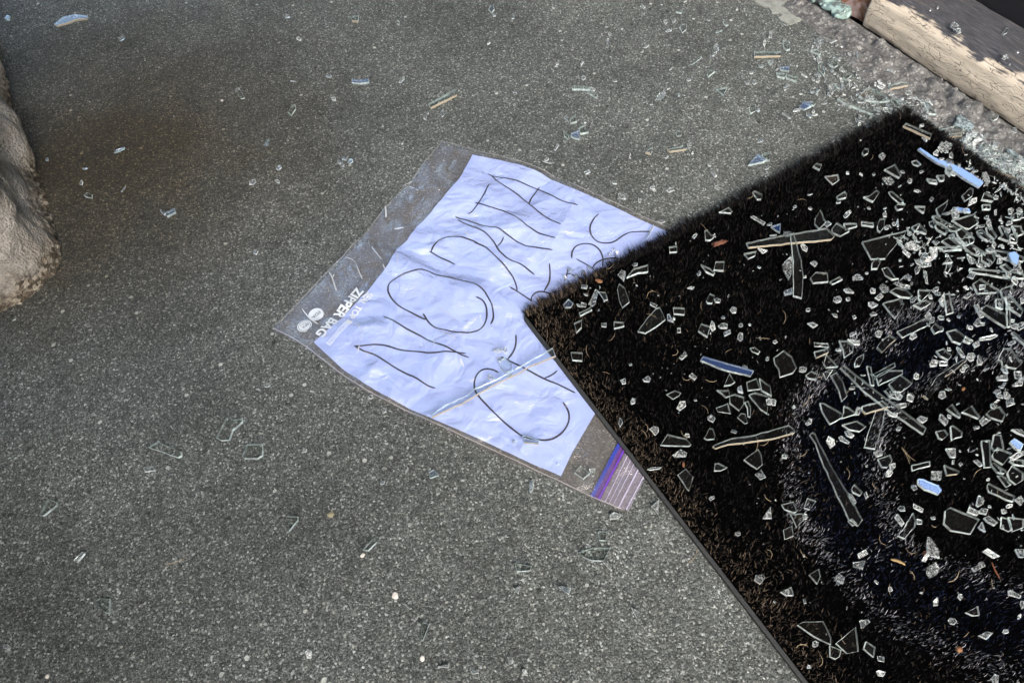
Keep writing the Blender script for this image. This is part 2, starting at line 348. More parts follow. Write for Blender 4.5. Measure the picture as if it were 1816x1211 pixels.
def slab_obj(name, P, z0, z1, m, parent=None):
    a = sum(P[i][0]*P[(i+1) % len(P)][1]-P[(i+1) % len(P)][0]*P[i][1] for i in range(len(P)))
    if a < 0: P = P[::-1]
    V, Fc = slab(P, z0, z1); return obj(name, mesh(name, V, Fc), m, parent)
tag(slab_obj('paint_patch', jag(pp, .003, .0007), -.001, .0022, M_flake), 'jagged patch of old grey green paint on the concrete near the wall', 'paint patch')

# ---------------------------------------------------------------- house: sill, jamb, door, wall, added ceiling
def W(t, d, z): return S1+E*t+NN*d+np.array([0, 0, z])
sec = [(0.001, -.004), (-.002, .006), (-.003, .02), (-.001, .034), (.004, .041), (.012, .0445), (.03, .0465), (.058, .048)]
ul = [0]
for a_, b_ in zip(sec[:-1], sec[1:]): ul.append(ul[-1]+math.hypot(b_[0]-a_[0], b_[1]-a_[1]))
sx_, sy_ = [], []
uu = np.linspace(0, ul[-1], 46); dd = np.interp(uu, ul, [q[0] for q in sec]); zz_ = np.interp(uu, ul, [q[1] for q in sec])
tt = np.linspace(0, .85, 500)
TT, UU = np.meshgrid(tt, uu, indexing='ij')
Dm = np.interp(UU, uu, dd)+.0003*wav(TT*1.0, UU*4, 120, 3); Zm = np.interp(UU, uu, zz_)+.00025*wav(TT, UU*5, 160, 4)+np.where(UU < .006, .0011*np.maximum(wav(TT, TT*0, 150, 5)+.5*wav(TT, TT*0, 620, 6), -1)+.0006, 0)
P = S1+E*TT[..., None]+NN*Dm[..., None]; P[..., 2] = Zm
V, Fc = grid(P)
ncap = len(V); V = list(V)+[tuple(W(0, .058, -.004))]; Fc = list(map(tuple, Fc))+[tuple(range(0, 46))+(ncap,)]
me = mesh('sill_board', V, Fc, True); uvl = me.uv_layers.new(name='UVMap'); vi = np.zeros(len(me.loops), int); me.loops.foreach_get('vertex_index', vi)
UVc = np.stack([np.append(TT.ravel(), 0), np.append(UU.ravel(), .02)], -1)[vi]; uvl.data.foreach_set('uv', UVc.ravel())
sill = tag(obj('door_sill', me, M_sill), 'weathered wooden door sill with cracked peeling cream paint', 'door sill')

def boxm(name, t0, t1, d0, d1, z0, z1, m, parent=None, amp=0.0, step=.006):
    bm = bmesh.new(); bmesh.ops.create_cube(bm, size=1)
    if amp:
        n = max(2, int(max(t1-t0, d1-d0, z1-z0)/step)); n = min(n, 26)
        bmesh.ops.subdivide_edges(bm, edges=bm.edges[:], cuts=n, use_grid_fill=True)
    for v in bm.verts:
        c = W(t0+(v.co.x+.5)*(t1-t0), d0+(v.co.y+.5)*(d1-d0), z0+(v.co.z+.5)*(z1-z0))
        if amp:
            q = Vector(c)*38; nv = noise.noise_vector(q)*amp+noise.noise_vector(q*3.1)*amp*.45
            c = c+np.array(nv)
        v.co = Vector(c)
    bmesh.ops.recalc_face_normals(bm, faces=bm.faces[:])
    me = bpy.data.meshes.new(name); bm.to_mesh(me); bm.free()
    if amp: me.polygons.foreach_set('use_smooth', [True]*len(me.polygons))
    return obj(name, me, m, parent)
tag(boxm('brick_jamb', -.055, -.0035, .002, .10, -.005, .20, M_brick, None, .0035, .004), 'rough brick end with flaking pink and orange paint beside the sill', 'brick')
# teal ledge: lumpy bead at the foot of the wall
e0 = at(1501, 42); e1 = at(1372, -48)
nl, nr = 150, 22; P = np.zeros((nl, nr, 3))
for i in range(nl):
    f = i/(nl-1); c = e0+(e1-e0)*f
    rr = .0085*min(1, math.sqrt(max(1-(1-min(f*9, 1))**2, 0))+.05)
    for j in range(nr):
        a_ = 2*math.pi*j/(nr-1); q = Vector((c[0]*90, c[1]*90, j*.5))
        r2 = rr*(1+.35*noise.noise(q)+.22*noise.noise(q*3.2))
        off = NN*math.cos(a_)*r2*1.1; P[i, j] = c+off+np.array([0, 0, .008+math.sin(a_)*r2*.8])
    P[i, -1] = P[i, 0]
V, Fc = grid(P)
tag(obj('painted_ledge', mesh('painted_ledge', V, Fc, True), M_teal), 'lumpy ledge with chipped pale teal paint at the wall foot', 'ledge')
struct(boxm('house_wall', -3.2, -.058, .022, .30, -.01, 2.6, M_wall), 'grey rendered house wall beside the door', 'wall')
struct(boxm('house_wall', .86, 3.0, .022, .30, -.01, 2.6, M_wall), 'grey rendered house wall beyond the door', 'wall')
door = bpy.data.objects.new('black_door', None); col.objects.link(door); door.location = W(.4, .075, 0); tag(door, 'black painted door bottom standing behind the wooden sill', 'door')
def pchild(o, par): o.parent = par; o.matrix_parent_inverse = Matrix.Translation(-Vector(par.location))
pchild(boxm('door_panel', .0, .85, .072, .10, .030, .75, M_black), door)
pchild(boxm('kick_strip', .0, .85, .060, .0715, .030, .115, M_black), door)
pchild(boxm('door_leaf', .0, .85, .074, .102, .751, 2.2, M_black), door)
struct(boxm('house_wall', -.057, .859, .022, .30, 2.201, 2.6, M_wall), 'grey rendered wall above the door', 'wall')
struct(boxm('added_ceiling', -1.9, 1.5, -1.45, .30, 2.602, 2.66, M_addceil), 'unseen dim brown porch ceiling added to darken reflections', 'added_ceiling')  # out of view, added so the glass mirrors something dark

# ---------------------------------------------------------------- pillar
struct(boxm('shade_pier', .55, 1.05, -1.50, -1.055, -.01, 2.6, M_wall), 'unseen square rendered pier added to shade the left floor', 'pier')  # out of view, added to darken the left of the floor
struct(boxm('shade_parapet', -2.6, -.50, -1.30, -1.12, -.01, 1.2, M_wall), 'unseen low parapet wall added above the pillar for shade', 'wall')  # unseen wall, added to block low sky on the left
struct(boxm('shade_parapet', -.02, 2.2, -1.30, -1.08, -.01, 1.2, M_wall), 'unseen low parapet wall added below the pillar for shade', 'wall')  # second unseen wall, added for shade at lower left
pl = [(-.600, .870), (-.569, .785), (-.530, .705), (-.490, .63), (-.450, .550), (-.418, .487), (-.4165, .466), (-.430, .446), (-.459, .4256), (-.52, .385), (-.62, .325), (-.72, .30), (-.86, .33), (-.96, .42), (-.985, .55), (-.94, .72), (-.86, .87), (-.74, .935), (-.65, .92)]
pl = np.array(pl)
def resample(P, n):
    Q = np.vstack([P, P[:1]]); s = np.r_[0, np.cumsum(np.hypot(*np.diff(Q, axis=0).T))]; t = np.linspace(0, s[-1], n, endpoint=False)
    return np.stack([np.interp(t, s, Q[:, 0]), np.interp(t, s, Q[:, 1])], -1)
pr = resample(pl, 460)
for _ in range(3): pr = (np.roll(pr, 1, 0)+pr*2+np.roll(pr, -1, 0))/4
cen = pr.mean(0)
zs = np.r_[np.linspace(-.002, .03, 18), np.linspace(.034, .45, 95), np.linspace(.5, 2.602, 22)]
P = np.zeros((len(zs), len(pr)+1, 3))
for i, z in enumerate(zs):
    for j in range(len(pr)):
        x, y = pr[j]; d = np.array([x, y])-cen; d /= np.linalg.norm(d)
        q = Vector((x*11, y*11, z*11)); k = .026*noise.noise(q)+.016*noise.noise(q*2.7)+.0045*noise.noise(q*8)
        q2 = Vector((x*150, y*150, z*150)); k += .0009*noise.noise(q2)
        low = max(0, 1-z/.034)
        k = k*min(1, .25+z/.06)-.006*low*low+.0060*low*noise.noise(Vector((x*120, y*120, z*150)))+.001*noise.noise(q2*2.2)*low
        k += .007*max(0, 1-z/.05)-.010*min(z, .4)/.4
        P[i, j] = (x+d[0]*k, y+d[1]*k, z)
    P[i, -1] = P[i, 0]
V, Fc = grid(P)
tag(obj('stone_pillar', mesh('stone_pillar', V, Fc[:, ::-1], True), M_stucco), 'lumpy pale stone coloured pillar foot with crumbling base at left', 'pillar')

# ---------------------------------------------------------------- paper sign and zipper bag
NC = 46; ZP = .0030
cr = []
P1, P2, P3, P4 = at(838, 275, ZP), at(557, 608, ZP), at(995, 843, ZP), at(1235, 432, ZP)
ctr = (P1+P2+P3+P4)/4
for k in range(NC):
    a_ = rng.uniform(0, math.pi); c_ = ctr[:2]+rng.uniform(-.14, .14, 2)
    cr.append((c_, np.array([math.cos(a_), math.sin(a_)]), rng.uniform(.008, .035), rng.uniform(.02, .08), rng.choice([-1, 1])*rng.uniform(.0010, .0034)))
for k in range(60):
    a_ = rng.uniform(0, math.pi); c_ = ctr[:2]+rng.uniform(-.14, .14, 2)
    cr.append((c_, np.array([math.cos(a_), math.sin(a_)]), rng.uniform(.0035, .010), rng.uniform(.008, .035), rng.choice([-1, 1])*rng.uniform(.0003, .0011)))
# the long fold across the sheet
f0, f1 = at(700, 435)[:2], at(935, 528)[:2]; fd = (f1-f0)/np.linalg.norm(f1-f0)
def crumple(x, y, K=cr):
    h = 0
    for c_, d_, wd, ln, am in K:
        dx, dy = x-c_[0], y-c_[1]; n_ = dx*d_[0]+dy*d_[1]; t_ = -dx*d_[1]+dy*d_[0]
        h = h+am*np.maximum(0, 1-np.abs(n_)/wd)*np.exp(-(t_/ln)**2)
    dx, dy = x-f0[0], y-f0[1]; n_ = -dx*fd[1]+dy*fd[0]
    h = h-.0030*np.maximum(0, 1-np.abs(n_)/.012)+.0016*np.maximum(0, 1-np.abs(n_+.02)/.014)
    return h
def damp(x, y): return np.clip(mat_sd(x, y)/.05, 0, 1)**.8
def paper_z(x, y):
    x = np.asarray(x, float); y = np.asarray(y, float); k = damp(x, y)
    return .0007+k*np.maximum(.0026+crumple(x, y)+.0005*wav(x, y, 70, 6)+.00012*wav(x, y, 420, 8), 0)
def curve_px(pts, n): 
    G_ = np.array([at(*q, ZP)[:2] for q in pts]); s = np.r_[0, np.cumsum(np.hypot(*np.diff(G_, axis=0).T))]; s /= s[-1]; t = np.linspace(0, 1, n)
    return np.stack([np.interp(t, s, G_[:, 0]), np.interp(t, s, G_[:, 1])], -1)
def coons(top, bot, left, right):            # top/bot run left->right (n), left/right run top->bot (m)
    n, m = len(top), len(left); u = np.linspace(0, 1, n)[:, None, None]; v = np.linspace(0, 1, m)[None, :, None]
    T, Bm, Lf, Rg = top[:, None], bot[:, None], left[None], right[None]
    return (1-v)*T+v*Bm+(1-u)*Lf+u*Rg-((1-u)*(1-v)*top[0]+u*(1-v)*top[-1]+(1-u)*v*bot[0]+u*v*bot[-1])
n_, m_ = 260, 240
top = curve_px([(838, 275), (880, 283), (925, 293), (960, 307), (1000, 328), (1060, 355), (1120, 382), (1190, 410), (1235, 432)], n_)
bot = curve_px([(557, 608), (580, 630), (610, 657), (645, 680), (680, 700), (720, 720), (765, 741), (850, 779), (920, 812), (995, 843)], n_)
lef = curve_px([(838, 275), (815, 320), (790, 346), (765, 375), (737, 403), (722, 425), (705, 438), (690, 470), (650, 520), (600, 570), (557, 608)], m_)
rig = curve_px([(1235, 432), (1050, 740), (1015, 800), (995, 843)], m_)
XY = coons(top, bot, lef, rig)
V, Fc = grid(np.concatenate([XY, paper_z(XY[..., 0], XY[..., 1])[..., None]], -1))
paper = tag(obj('paper_sign', mesh('paper_sign', V, Fc[:, ::-1], True), M_paper), 'crumpled bluish white paper sheet with large handwritten letters inside the clear bag', 'paper sign')

def ribbon(pts, width, z_off, zf, closed=False, taper=True):
    Q = np.array(pts, float); s = np.r_[0, np.cumsum(np.hypot(*np.diff(Q, axis=0).T))]
    n = max(8, int(s[-1]/.0022)); t = np.linspace(0, s[-1], n)
    x = np.interp(t, s, Q[:, 0]); y = np.interp(t, s, Q[:, 1])
    for _ in range(3):
        x[1:-1] = (x[:-2]+2*x[1:-1]+x[2:])/4; y[1:-1] = (y[:-2]+2*y[1:-1]+y[2:])/4
    dx, dy = np.gradient(x), np.gradient(y); l = np.hypot(dx, dy)+1e-9; nx, ny = -dy/l, dx/l
    wd = width*.5*(1+.13*np.sin(t*170+len(pts)))
    if taper: wd = wd*np.clip(.45+np.minimum(t, s[-1]-t)/.004, 0, 1)
    rows = []
    for k in (-1, 1): rows.append(np.stack([x+nx*wd*k, y+ny*wd*k], -1))
    rows = np.stack(rows, 1)
    zz = zf(rows[..., 0], rows[..., 1])+z_off
    return grid(np.concatenate([rows, zz[..., None]], -1))
def join(parts):
    V, Fc, o = [], [], 0
    for v, f in parts:
        V += [tuple(q) for q in v]; Fc += [tuple(int(i)+o for i in q) for q in f]; o += len(v)
    return V, Fc
Z1 = (450, 230, 4.0375); Z2 = (800, 230, 3.6705); Z3 = (470, 480, 4.0375); Z4 = (750, 560, 3.459)
def zp(T, s): 
    v = list(map(float, s.split())); return [(T[0]+v[i]/T[2], T[1]+v[i+1]/T[2]) for i in range(0, len(v), 2)]
strokes = [
 zp(Z2, '240 290 270 305 350 315 420 330 500 360 570 380 640 420 720 465 825 497'),
 zp(Z2, '262 296 280 320 340 365 440 425 510 485 580 550 650 595 715 627'),
 zp(Z2, '575 365 540 415 515 450 508 480'),
 zp(Z2, '248 360 220 430 170 500 125 548 108 548'),
 zp(Z2, '155 483 180 488 250 512 350 540 420 580 490 640 560 680 680 715'),
 zp(Z2, '25 560 35 570 90 580 180 625 250 650 305 655 360 695 430 740 500 768 580 775 660 787'),
 zp(Z2, '40 580 120 630 220 680 280 740 310 800 360 850 410 875 470 890 510 920 543 938'),
 zp(Z2, '343 712 330 745 302 770'),
 zp(Z1, '1270 870 1290 830 1330 785 1400 768 1480 775 1560 800 1620 830')+zp(Z2, '140 735 230 775 290 840 350 900 400 960 425 1010 430 1045'),
 zp(Z1, '1255 868 1270 870 1330 905 1370 920 1440 955'),
 zp(Z2, '380 1020 430 1045 530 1112'),
 zp(Z3, '1130 310 1165 355 1130 345 1060 310 960 260 910 210 878 150 885 100 940 60 1000 30 1090 2')+zp(Z1, '1190 1000 1260 1015 1300 1040 1370 1050 1430 1065')+zp(Z3, '1400 75 1500 100 1570 150 1610 220')+zp(Z2, '265 1130 278 1211')+zp(Z4, '430 25 415 50'),
 zp(Z3, '1510 198 1555 210 1585 250 1590 330 1570 390 1530 425 1450 440 1340 435 1220 410 1165 365 1135 310'),
 zp(Z3, '640 550 715 550 780 535 860 540 960 565 1100 580 1230 597 1300 590 1437 588'),
 zp(Z3, '645 548 680 570 715 590 770 600 850 645 920 690 1000 730 1080 765 1150 810 1180 825 1218 831'),
 zp(Z3, '848 332 920 365 1000 415 1110 465 1200 515 1290 550 1350 580 1400 600 1460 617'),
 zp(Z4, '465 350 430 330 380 325 345 340 320 375 312 430 320 465 345 500 420 580 520 670 600 730 660 750 740 765 800 755 860 710 895 650 900 600 885 555 858 523'),
 zp(Z4, '570 110 572 170 555 220 520 262'), zp(Z4, '480 250 525 270 600 305 680 350 750 385 820 410 880 440 935 465'),
 zp(Z4, '745 378 790 360 825 330'),
 zp(Z2, '962 558 925 590 900 640 910 690 950 730 1020 740 1070 728 1110 695 1160 665 1220 655 1305 655'),
 zp(Z2, '785 830 785 790 810 755 870 738 930 745 975 785 992 840 985 885'),
 zp(Z2, '815 835 870 865 930 900'), zp(Z2, '922 890 940 860 990 838 1050 828 1100 832'),
 zp(Z2, '640 865 645 920 640 985 605 1045'), zp(Z2, '520 1090 530 1065 570 1045 605 1048 660 1065'),
 zp(Z2, '762 885 758 920 740 975'), zp(Z2, '752 935 775 925 800 945'), zp(Z2, '522 1085 520 1112')]
V, Fc = join([ribbon([at(*q, ZP)[:2] for q in s], .0015, .00028, paper_z) for s in strokes])
ink = obj('handwriting', mesh('handwriting', V, Fc), M_ink, paper)
# bag
btop = curve_px([(783, 254), (800, 257), (840, 268), (880, 277), (925, 288), (962, 302), (1002, 323), (1062, 350), (1122, 377), (1192, 405), (1240, 428), (1345, 478)], n_)
bbot = curve_px([(484, 583), (515, 598), (545, 618), (580, 646), (615, 672), (650, 694), (685, 712), (725, 730), (768, 750), (820, 775), (880, 803), (935, 828), (995, 855), (1050, 882), (1078, 893), (1105, 905)], n_)
blef = curve_px([(783, 254), (745, 300), (725, 330), (700, 350), (660, 400), (610, 455), (560, 505), (520, 548), (484, 583)], m_)
g3, g2, g1 = at(1105, 905, ZP), at(484, 583, ZP), at(783, 254, ZP)
brig_end = (g3+(g1-g2))[:2]
brig = np.stack([np.linspace(brig_end[0], g3[0], m_), np.linspace(brig_end[1], g3[1], m_)], -1)
btop[-1] = brig_end; btop = np.stack([np.interp(np.linspace(0, 1, n_), np.r_[np.linspace(0, .72, n_-70), 1], np.r_[btop[:n_-70, 0], brig_end[0]]), np.interp(np.linspace(0, 1, n_), np.r_[np.linspace(0, .72, n_-70), 1], np.r_[btop[:n_-70, 1], brig_end[1]])], -1)
cr2 = []
for k in range(46):
    a_ = rng.uniform(0, math.pi); c_ = ctr[:2]+rng.uniform(-.17, .17, 2)
    cr2.append((c_, np.array([math.cos(a_), math.sin(a_)]), rng.uniform(.003, .010), rng.uniform(.01, .045), rng.uniform(.0003, .0013)))
for (a_, b_) in [((620, 458), (645, 500)), ((590, 485), (600, 515)), ((665, 440), (690, 490)), ((683, 366), (685, 392)), ((715, 325), (745, 332)), ((722, 345), (800, 340)), ((640, 590), (650, 640)), ((780, 460), (800, 520)), ((735, 490), (760, 500)), ((800, 600), (850, 560))]:
    q0, q1 = at(*a_)[:2], at(*b_)[:2]; d = q1-q0; l = np.linalg.norm(d); cr2.append(((q0+q1)/2, np.array([-d[1], d[0]])/l, .0035, l*.6, .0016))
def bag_z(x, y):
    x = np.asarray(x, float); y = np.asarray(y, float); k = damp(x, y)
    h = 0
    for c_, d_, wd, ln, am in cr2:
        dx, dy = x-c_[0], y-c_[1]; nn = dx*d_[0]+dy*d_[1]; t_ = -dx*d_[1]+dy*d_[0]
        h = h+am*np.maximum(0, 1-np.abs(nn)/wd)*np.exp(-(t_/ln)**2)
    return paper_z(x, y)+.00045+k*(.0003+h)
XY = coons(btop, bbot, blef, brig)
V, Fc = grid(np.concatenate([XY, bag_z(XY[..., 0], XY[..., 1])[..., None]], -1))
bag = bpy.data.objects.new('zipper_bag', None); col.objects.link(bag); tag(bag, 'clear plastic zipper bag holding the paper sign, partly under the mat', 'plastic bag')
obj('front_film', mesh('front_film', V, Fc[:, ::-1], True), M_bag, bag)
V, Fc = grid(np.concatenate([XY, np.full(XY.shape[:2]+(1,), .0003)], -1))
obj('back_film', mesh('back_film', V, Fc[:, ::-1], True), M_bagb, bag)
for ln_ in (bbot, blef, btop[:200]):
    V, Fc = ribbon(ln_[::4]+(np.array([.0003, .0003])), .0009, .0002, bag_z, taper=False); obj('seam', mesh('seam', V, Fc), M_seam, bag)
def between(a, b, c, d, name, m, zoff=.0002, nseg=90):   # strip quad a->b, d->c in px, along the bag
    qa, qb, qc, qd = [at(*q, .002)[:2] for q in (a, b, c, d)]; t = np.linspace(0, 1, nseg)[:, None]; s = np.linspace(0, 1, 5)[None, :, None]
    l1 = qa+(qb-qa)*t; l2 = qd+(qc-qd)*t; PP = l1[:, None]*(1-s)+l2[:, None]*s
    z = .0007+.0008*np.clip(damp(PP[..., 0], PP[..., 1])*1.2, 0, 1)+.0006+zoff
    V, Fc = grid(np.concatenate([PP, z[..., None]], -1)); return obj(name, mesh(name, V, Fc), m, bag)
z3 = lambda x, y: (1000+x/6.73, 740+y/6.73)
def lineto(x0, y0, x1, y1, ext=1.45): return (x0+(x1-x0)*ext, y0+(y1-y0)*ext)
def zipstrip(x0, y0, x1, y1, w0, w1, name, m, zo):        # from bottom (x0,y0) to top (x1,y1), width px in zoomed tile
    tx, ty = lineto(x0, y0, x1, y1); between(z3(x0, y0), z3(tx, ty), z3(tx+w1, ty+w1*.35), z3(x0+w0, y0+w0*.35), name, m, zo)
zipstrip(312, 945, 625, 340, 44, 40, 'blue_zip_track', M_blue, .0006)
zipstrip(356, 960, 665, 360, 75, 62, 'purple_zip_track', M_purple, .0003)
zipstrip(400, 985, 700, 400, 24, 20, 'purple_rib', M_purpled, .0009)
zipstrip(432, 1000, 725, 430, 340, 320, 'ribbed_lip', M_bagp, .0001)
for (x0, y0, x1, y1, w_) in [(490, 1010, 745, 480, 7), (540, 1025, 770, 560, 5), (590, 1035, 820, 580, 6), (645, 1075, 868, 640, 16), (740, 1098, 930, 735, 10)]:
    zipstrip(x0, y0, x1, y1, w_, w_, 'lip_rib', M_rib, .0009)
# pale ribbons painted in for glints on the film
zc = lambda s: zp((461, 248, 1.803), s)
glints = [zc(q) for q in ('455 150 470 141 488 139', '476 150 492 156 508 168', '402 216 405 232 404 252', '272 378 292 385 308 398 318 425 330 452', '222 426 232 440 238 462 246 486', '240 434 236 446', '358 346 372 366 392 392', '322 664 312 692', '572 530 592 548 622 572', '440 366 443 392 438 412', '306 588 322 606 334 628 326 652', '548 632 560 650 556 668', '585 618 612 628 630 642', '505 424 515 436', '700 560 712 590', '395 405 402 420', '655 300 668 312', '430 288 462 284', '845 800 858 812', '880 610 890 640', '640 700 652 728', '660 130 700 118')]
M_glint = film('painted_glint', .55, (.80, .86, .90), .15, .4)
for s in glints:
    V, Fc = ribbon([at(*q, .0035)[:2] for q in s], random.uniform(.0006, .0018), .0006, bag_z); obj('painted_glint', mesh('painted_glint', V, Fc), M_glint, bag)
# printed words on the bag
def text_mesh(body, size, thick, space=1.0):
    cu = bpy.data.curves.new('t', 'FONT'); cu.body = body; cu.size = size; cu.offset = thick; cu.align_x = 'LEFT'; cu.space_character = space; cu.resolution_u = 4
    o = bpy.data.objects.new('t', cu); col.objects.link(o); bpy.context.view_layer.update()
    me = bpy.data.meshes.new_from_object(o.evaluated_get(bpy.context.evaluated_depsgraph_get())); bpy.data.objects.remove(o); return me
def place_text(body, p0, p1, height, name, m, lift, thick=.03):      # p0: start of baseline (px), p1: end of baseline (px)
    me = text_mesh(body, 1.0, thick); xs = [v.co.x for v in me.vertices]; ys = [v.co.y for v in me.vertices]
    a_, b_ = at(*p0, .0035)[:2], at(*p1, .0035)[:2]; d = b_-a_; ln = np.linalg.norm(d); d = d/ln; up = np.array([-d[1], d[0]])
    bm = bmesh.new(); bm.from_mesh(me); 
    bmesh.ops.triangulate(bm, faces=bm.faces[:])
    x0, wd = min(xs), max(xs)-min(xs); capH = .70
    for v in bm.verts:
        q = a_+d*((v.co.x-x0)/wd*ln)+up*(v.co.y/capH*height); v.co = Vector((q[0], q[1], float(bag_z(q[0], q[1]))+lift))
    bm.to_mesh(me); bm.free(); me.name = name; return obj(name, me, m, bag)
def disc(c, rx, name, m, lift, hole=None, bite=None, n=40):
    c = at(*c, .0035)[:2]; V = []; Fc = []
    rs = [0, .5, 1] if hole is None else [hole, 1]
    for r in rs:
        for k in range(n):
            a_ = 2*math.pi*k/n; rr = rx*r
            q = c+np.array([math.cos(a_), math.sin(a_)])*rr
            if bite is not None and r == 1:
                dv = q-(c+np.array(bite[:2])*rx); dl = np.linalg.norm(dv)
                if dl < bite[2]*rx: q = c+np.array(bite[:2])*rx+dv/dl*0+(c-(c+np.array(bite[:2])*rx))/np.linalg.norm(bite[:2])/rx*bite[2]*rx
            V.append((q[0], q[1], float(bag_z(q[0], q[1]))+lift))
    for i in range(len(rs)-1):
        for k in range(n): Fc.append((i*n+k, i*n+(k+1) % n, (i+1)*n+(k+1) % n, (i+1)*n+k))
    return obj(name, mesh(name, V, Fc), m, bag)
t1 = lambda x, y: (480+x/9.08, 500+y/9.08)
place_text('ZIPPER BAG', t1(1398, 104), t1(728, 854), .0086, 'brand_free_lettering', M_print, .0004, .035).name = 'bag_lettering'
place_text('SEAL TOP', t1(1575, 185), t1(1250, 575), .0062, 'bag_lettering', M_print, .0011, .03)
def pill(a_, b_, wd, m, lift, name):
    V, Fc = ribbon([at(*a_, .0035)[:2], at(*b_, .0035)[:2]], wd, lift, bag_z, taper=False); return obj(name, mesh(name, V, Fc), m, bag)
pill(t1(1250, 670), t1(930, 1030), .0054, plain('pale_print', (.50, .58, .80), .5), .0004, 'print_band')
pill(t1(1290, 640), t1(1250, 690), .0054, M_print, .0006, 'print_box')
place_text('GALLON', t1(1165, 735), t1(935, 990), .0030, 'small_lettering', plain('grey_blue_print', (.28, .34, .52), .5), .0007, .0)
disc(t1(732, 530), .0067, 'round_mark', M_print, .0004)
place_text('FDA', t1(775, 470), t1(655, 570), .0032, 'mark_lettering', M_printd, .0007, .02)
disc(t1(550, 716), .0063, 'ring_mark', M_print, .0004, .86, (.75, -.6, .3))
disc(t1(550, 716), .0049, 'round_mark', M_print, .0004)
place_text('BPA', t1(600, 668), t1(500, 745), .0026, 'mark_lettering', M_printd, .0007, .015)
place_text('FREE', t1(560, 660), t1(470, 715), .0013, 'mark_lettering', M_printd, .0007, .0)
V, Fc = ribbon([at(*t1(*q), .0035)[:2] for q in [(512, 440), (560, 510), (640, 600), (700, 645), (775, 692)]], .0008, .0005, bag_z)
obj('curved_line', mesh('curved_line', V, Fc), M_print, bag)

# ---------------------------------------------------------------- door mat
BZ0, BZ1 = .0014, .0042
def mp_(u, v, z=0): return A+MU*u+MV*v+np.array([0, 0, z])
rad = .006; ring = []
for (cu_, cv_, a0) in [(rad, rad, 180), (MAT_W-rad, rad, 270), (MAT_W-rad, MAT_L-rad, 0), (rad, MAT_L-rad, 90)]:
    for k in range(7):
        a_ = R(a0+k*15); ring.append((cu_+rad*math.cos(a_), cv_+rad*math.sin(a_)))
mat = bpy.data.objects.new('door_mat', None); col.objects.link(mat); mat.location = mp_(0, 0, 0)
tag(mat, 'black fibre door mat with faded pale ring pattern, covered in broken glass', 'door mat')
M_rubber, nt, b = newmat('black_rubber'); b.inputs['Base Color'].default_value = (.022, .024, .025, 1); b.inputs['Roughness'].default_value = .75
bump(nt, noi(nt, pos(nt), 500, 4), .0008, .7, b)
pchild(slab_obj('rubber_backing', [mp_(*q)[:2] for q in ring], BZ0, BZ1, M_rubber), mat)
M_weave, nt, b = newmat('black_weave'); b.inputs['Base Color'].default_value = (.0012, .0012, .0014, 1); b.inputs['Specular IOR Level'].default_value = 0
pchild(slab_obj('weave', [mp_(*q)[:2] for q in [(.0028, .001), (MAT_W-.001, .001), (MAT_W-.001, MAT_L-.002), (.0028, MAT_L-.002)]], BZ1+.0001, BZ1+.0006, M_weave), mat)
PX = lambda s: [at(float(a_), float(b_), .009)[:2] for a_, b_ in zip(s.split()[::2], s.split()[1::2])]
bandA = PX('1900 500 1816 515 1740 525 1690 535 1640 545 1590 560 1540 590 1500 625 1465 655 1440 690 1418 730 1405 790 1410 860 1428 920 1470 980 1520 1050 1570 1095 1640 1130 1700 1158 1790 1188 1830 1200 1900 1215')
bandB = PX('1900 605 1816 618 1770 632 1720 640 1660 670 1610 700 1575 745 1548 800 1555 850 1572 900 1595 945 1640 982 1690 1005 1750 1030 1816 1052 1900 1070')
N_BL = 250000
u = rng.uniform(.003, MAT_W-.0005, N_BL); v = rng.uniform(0, MAT_L, N_BL); v[:9000] = rng.uniform(0, .005, 9000); u[16000:22000] = MAT_W-rng.uniform(0, .005, 6000); v[16000:22000] = rng.uniform(0, .3, 6000)
bx = A[0]+MU[0]*u+MV[0]*v; by = A[1]+MU[1]*u+MV[1]*v
dA = polydist(bx, by, bandA); dB = polydist(bx, by, bandB)
navy = pip(bx, by, bandA+bandB[::-1])
spots = [at(1556, 982, .009), at(1589, 613, .009), at(1437, 958, .009)]
pw = .95*np.exp(-(dA/.0080)**2)*(.55+.45*np.clip(wav(bx, by, 130, 9)+.4, 0, 1))+.92*np.exp(-(dB/.0074)**2)*(.55+.45*np.clip(wav(bx, by, 110, 11)+.4, 0, 1))
for s in spots: pw += .5*np.exp(-((bx-s[0])**2+(by-s[1])**2)/.00005)
r = rng.uniform(size=N_BL); r2 = rng.uniform(size=N_BL)
colr = np.tile(np.array([.0125, .0122, .0126]), (N_BL, 1))*(.12+2.2*r2[:, None]**3)
colr[navy] = np.array([.0100, .0140, .0290])*(.15+2.0*r2[navy, None]**3)
wm = r < pw; colr[wm] = np.array([.42, .435, .48])*(.25+.9*r2[wm, None])
edged = (.25+.75*np.clip(v/.05, 0, 1))*.8*np.exp(-(u/.018)**2)+.34*np.exp(-(u/.09)**2)*np.clip(wav(bx, by, 45, 13)+.5, 0, 1.2)
bm_ = (rng.uniform(size=N_BL) < edged); colr[bm_] = np.array([.13, .105, .08])*(.3+1.2*r2[bm_, None]**2)
bm_ = (rng.uniform(size=N_BL) < .012); colr[bm_] = np.array([.07, .05, .035])*(.4+r2[bm_, None])
lean = rng.uniform(0, .75, N_BL); az = rng.uniform(0, 6.283, N_BL)
clx = .10*wav(bx, by, 330, 15)+.08*wav(bx, by, 90, 25); cly = .10*wav(bx, by, 330, 17)+.08*wav(bx, by, 90, 27); lean[wm] *= .45
ddx = np.cos(az)*lean+clx; ddy = np.sin(az)*lean+cly
eo = np.exp(-(v/.006)**2)*.75; ddx -= MV[0]*eo; ddy -= MV[1]*eo
eo = np.exp(-((MAT_W-u)/.006)**2)*1.1; ddx += MU[0]*eo; ddy += MU[1]*eo
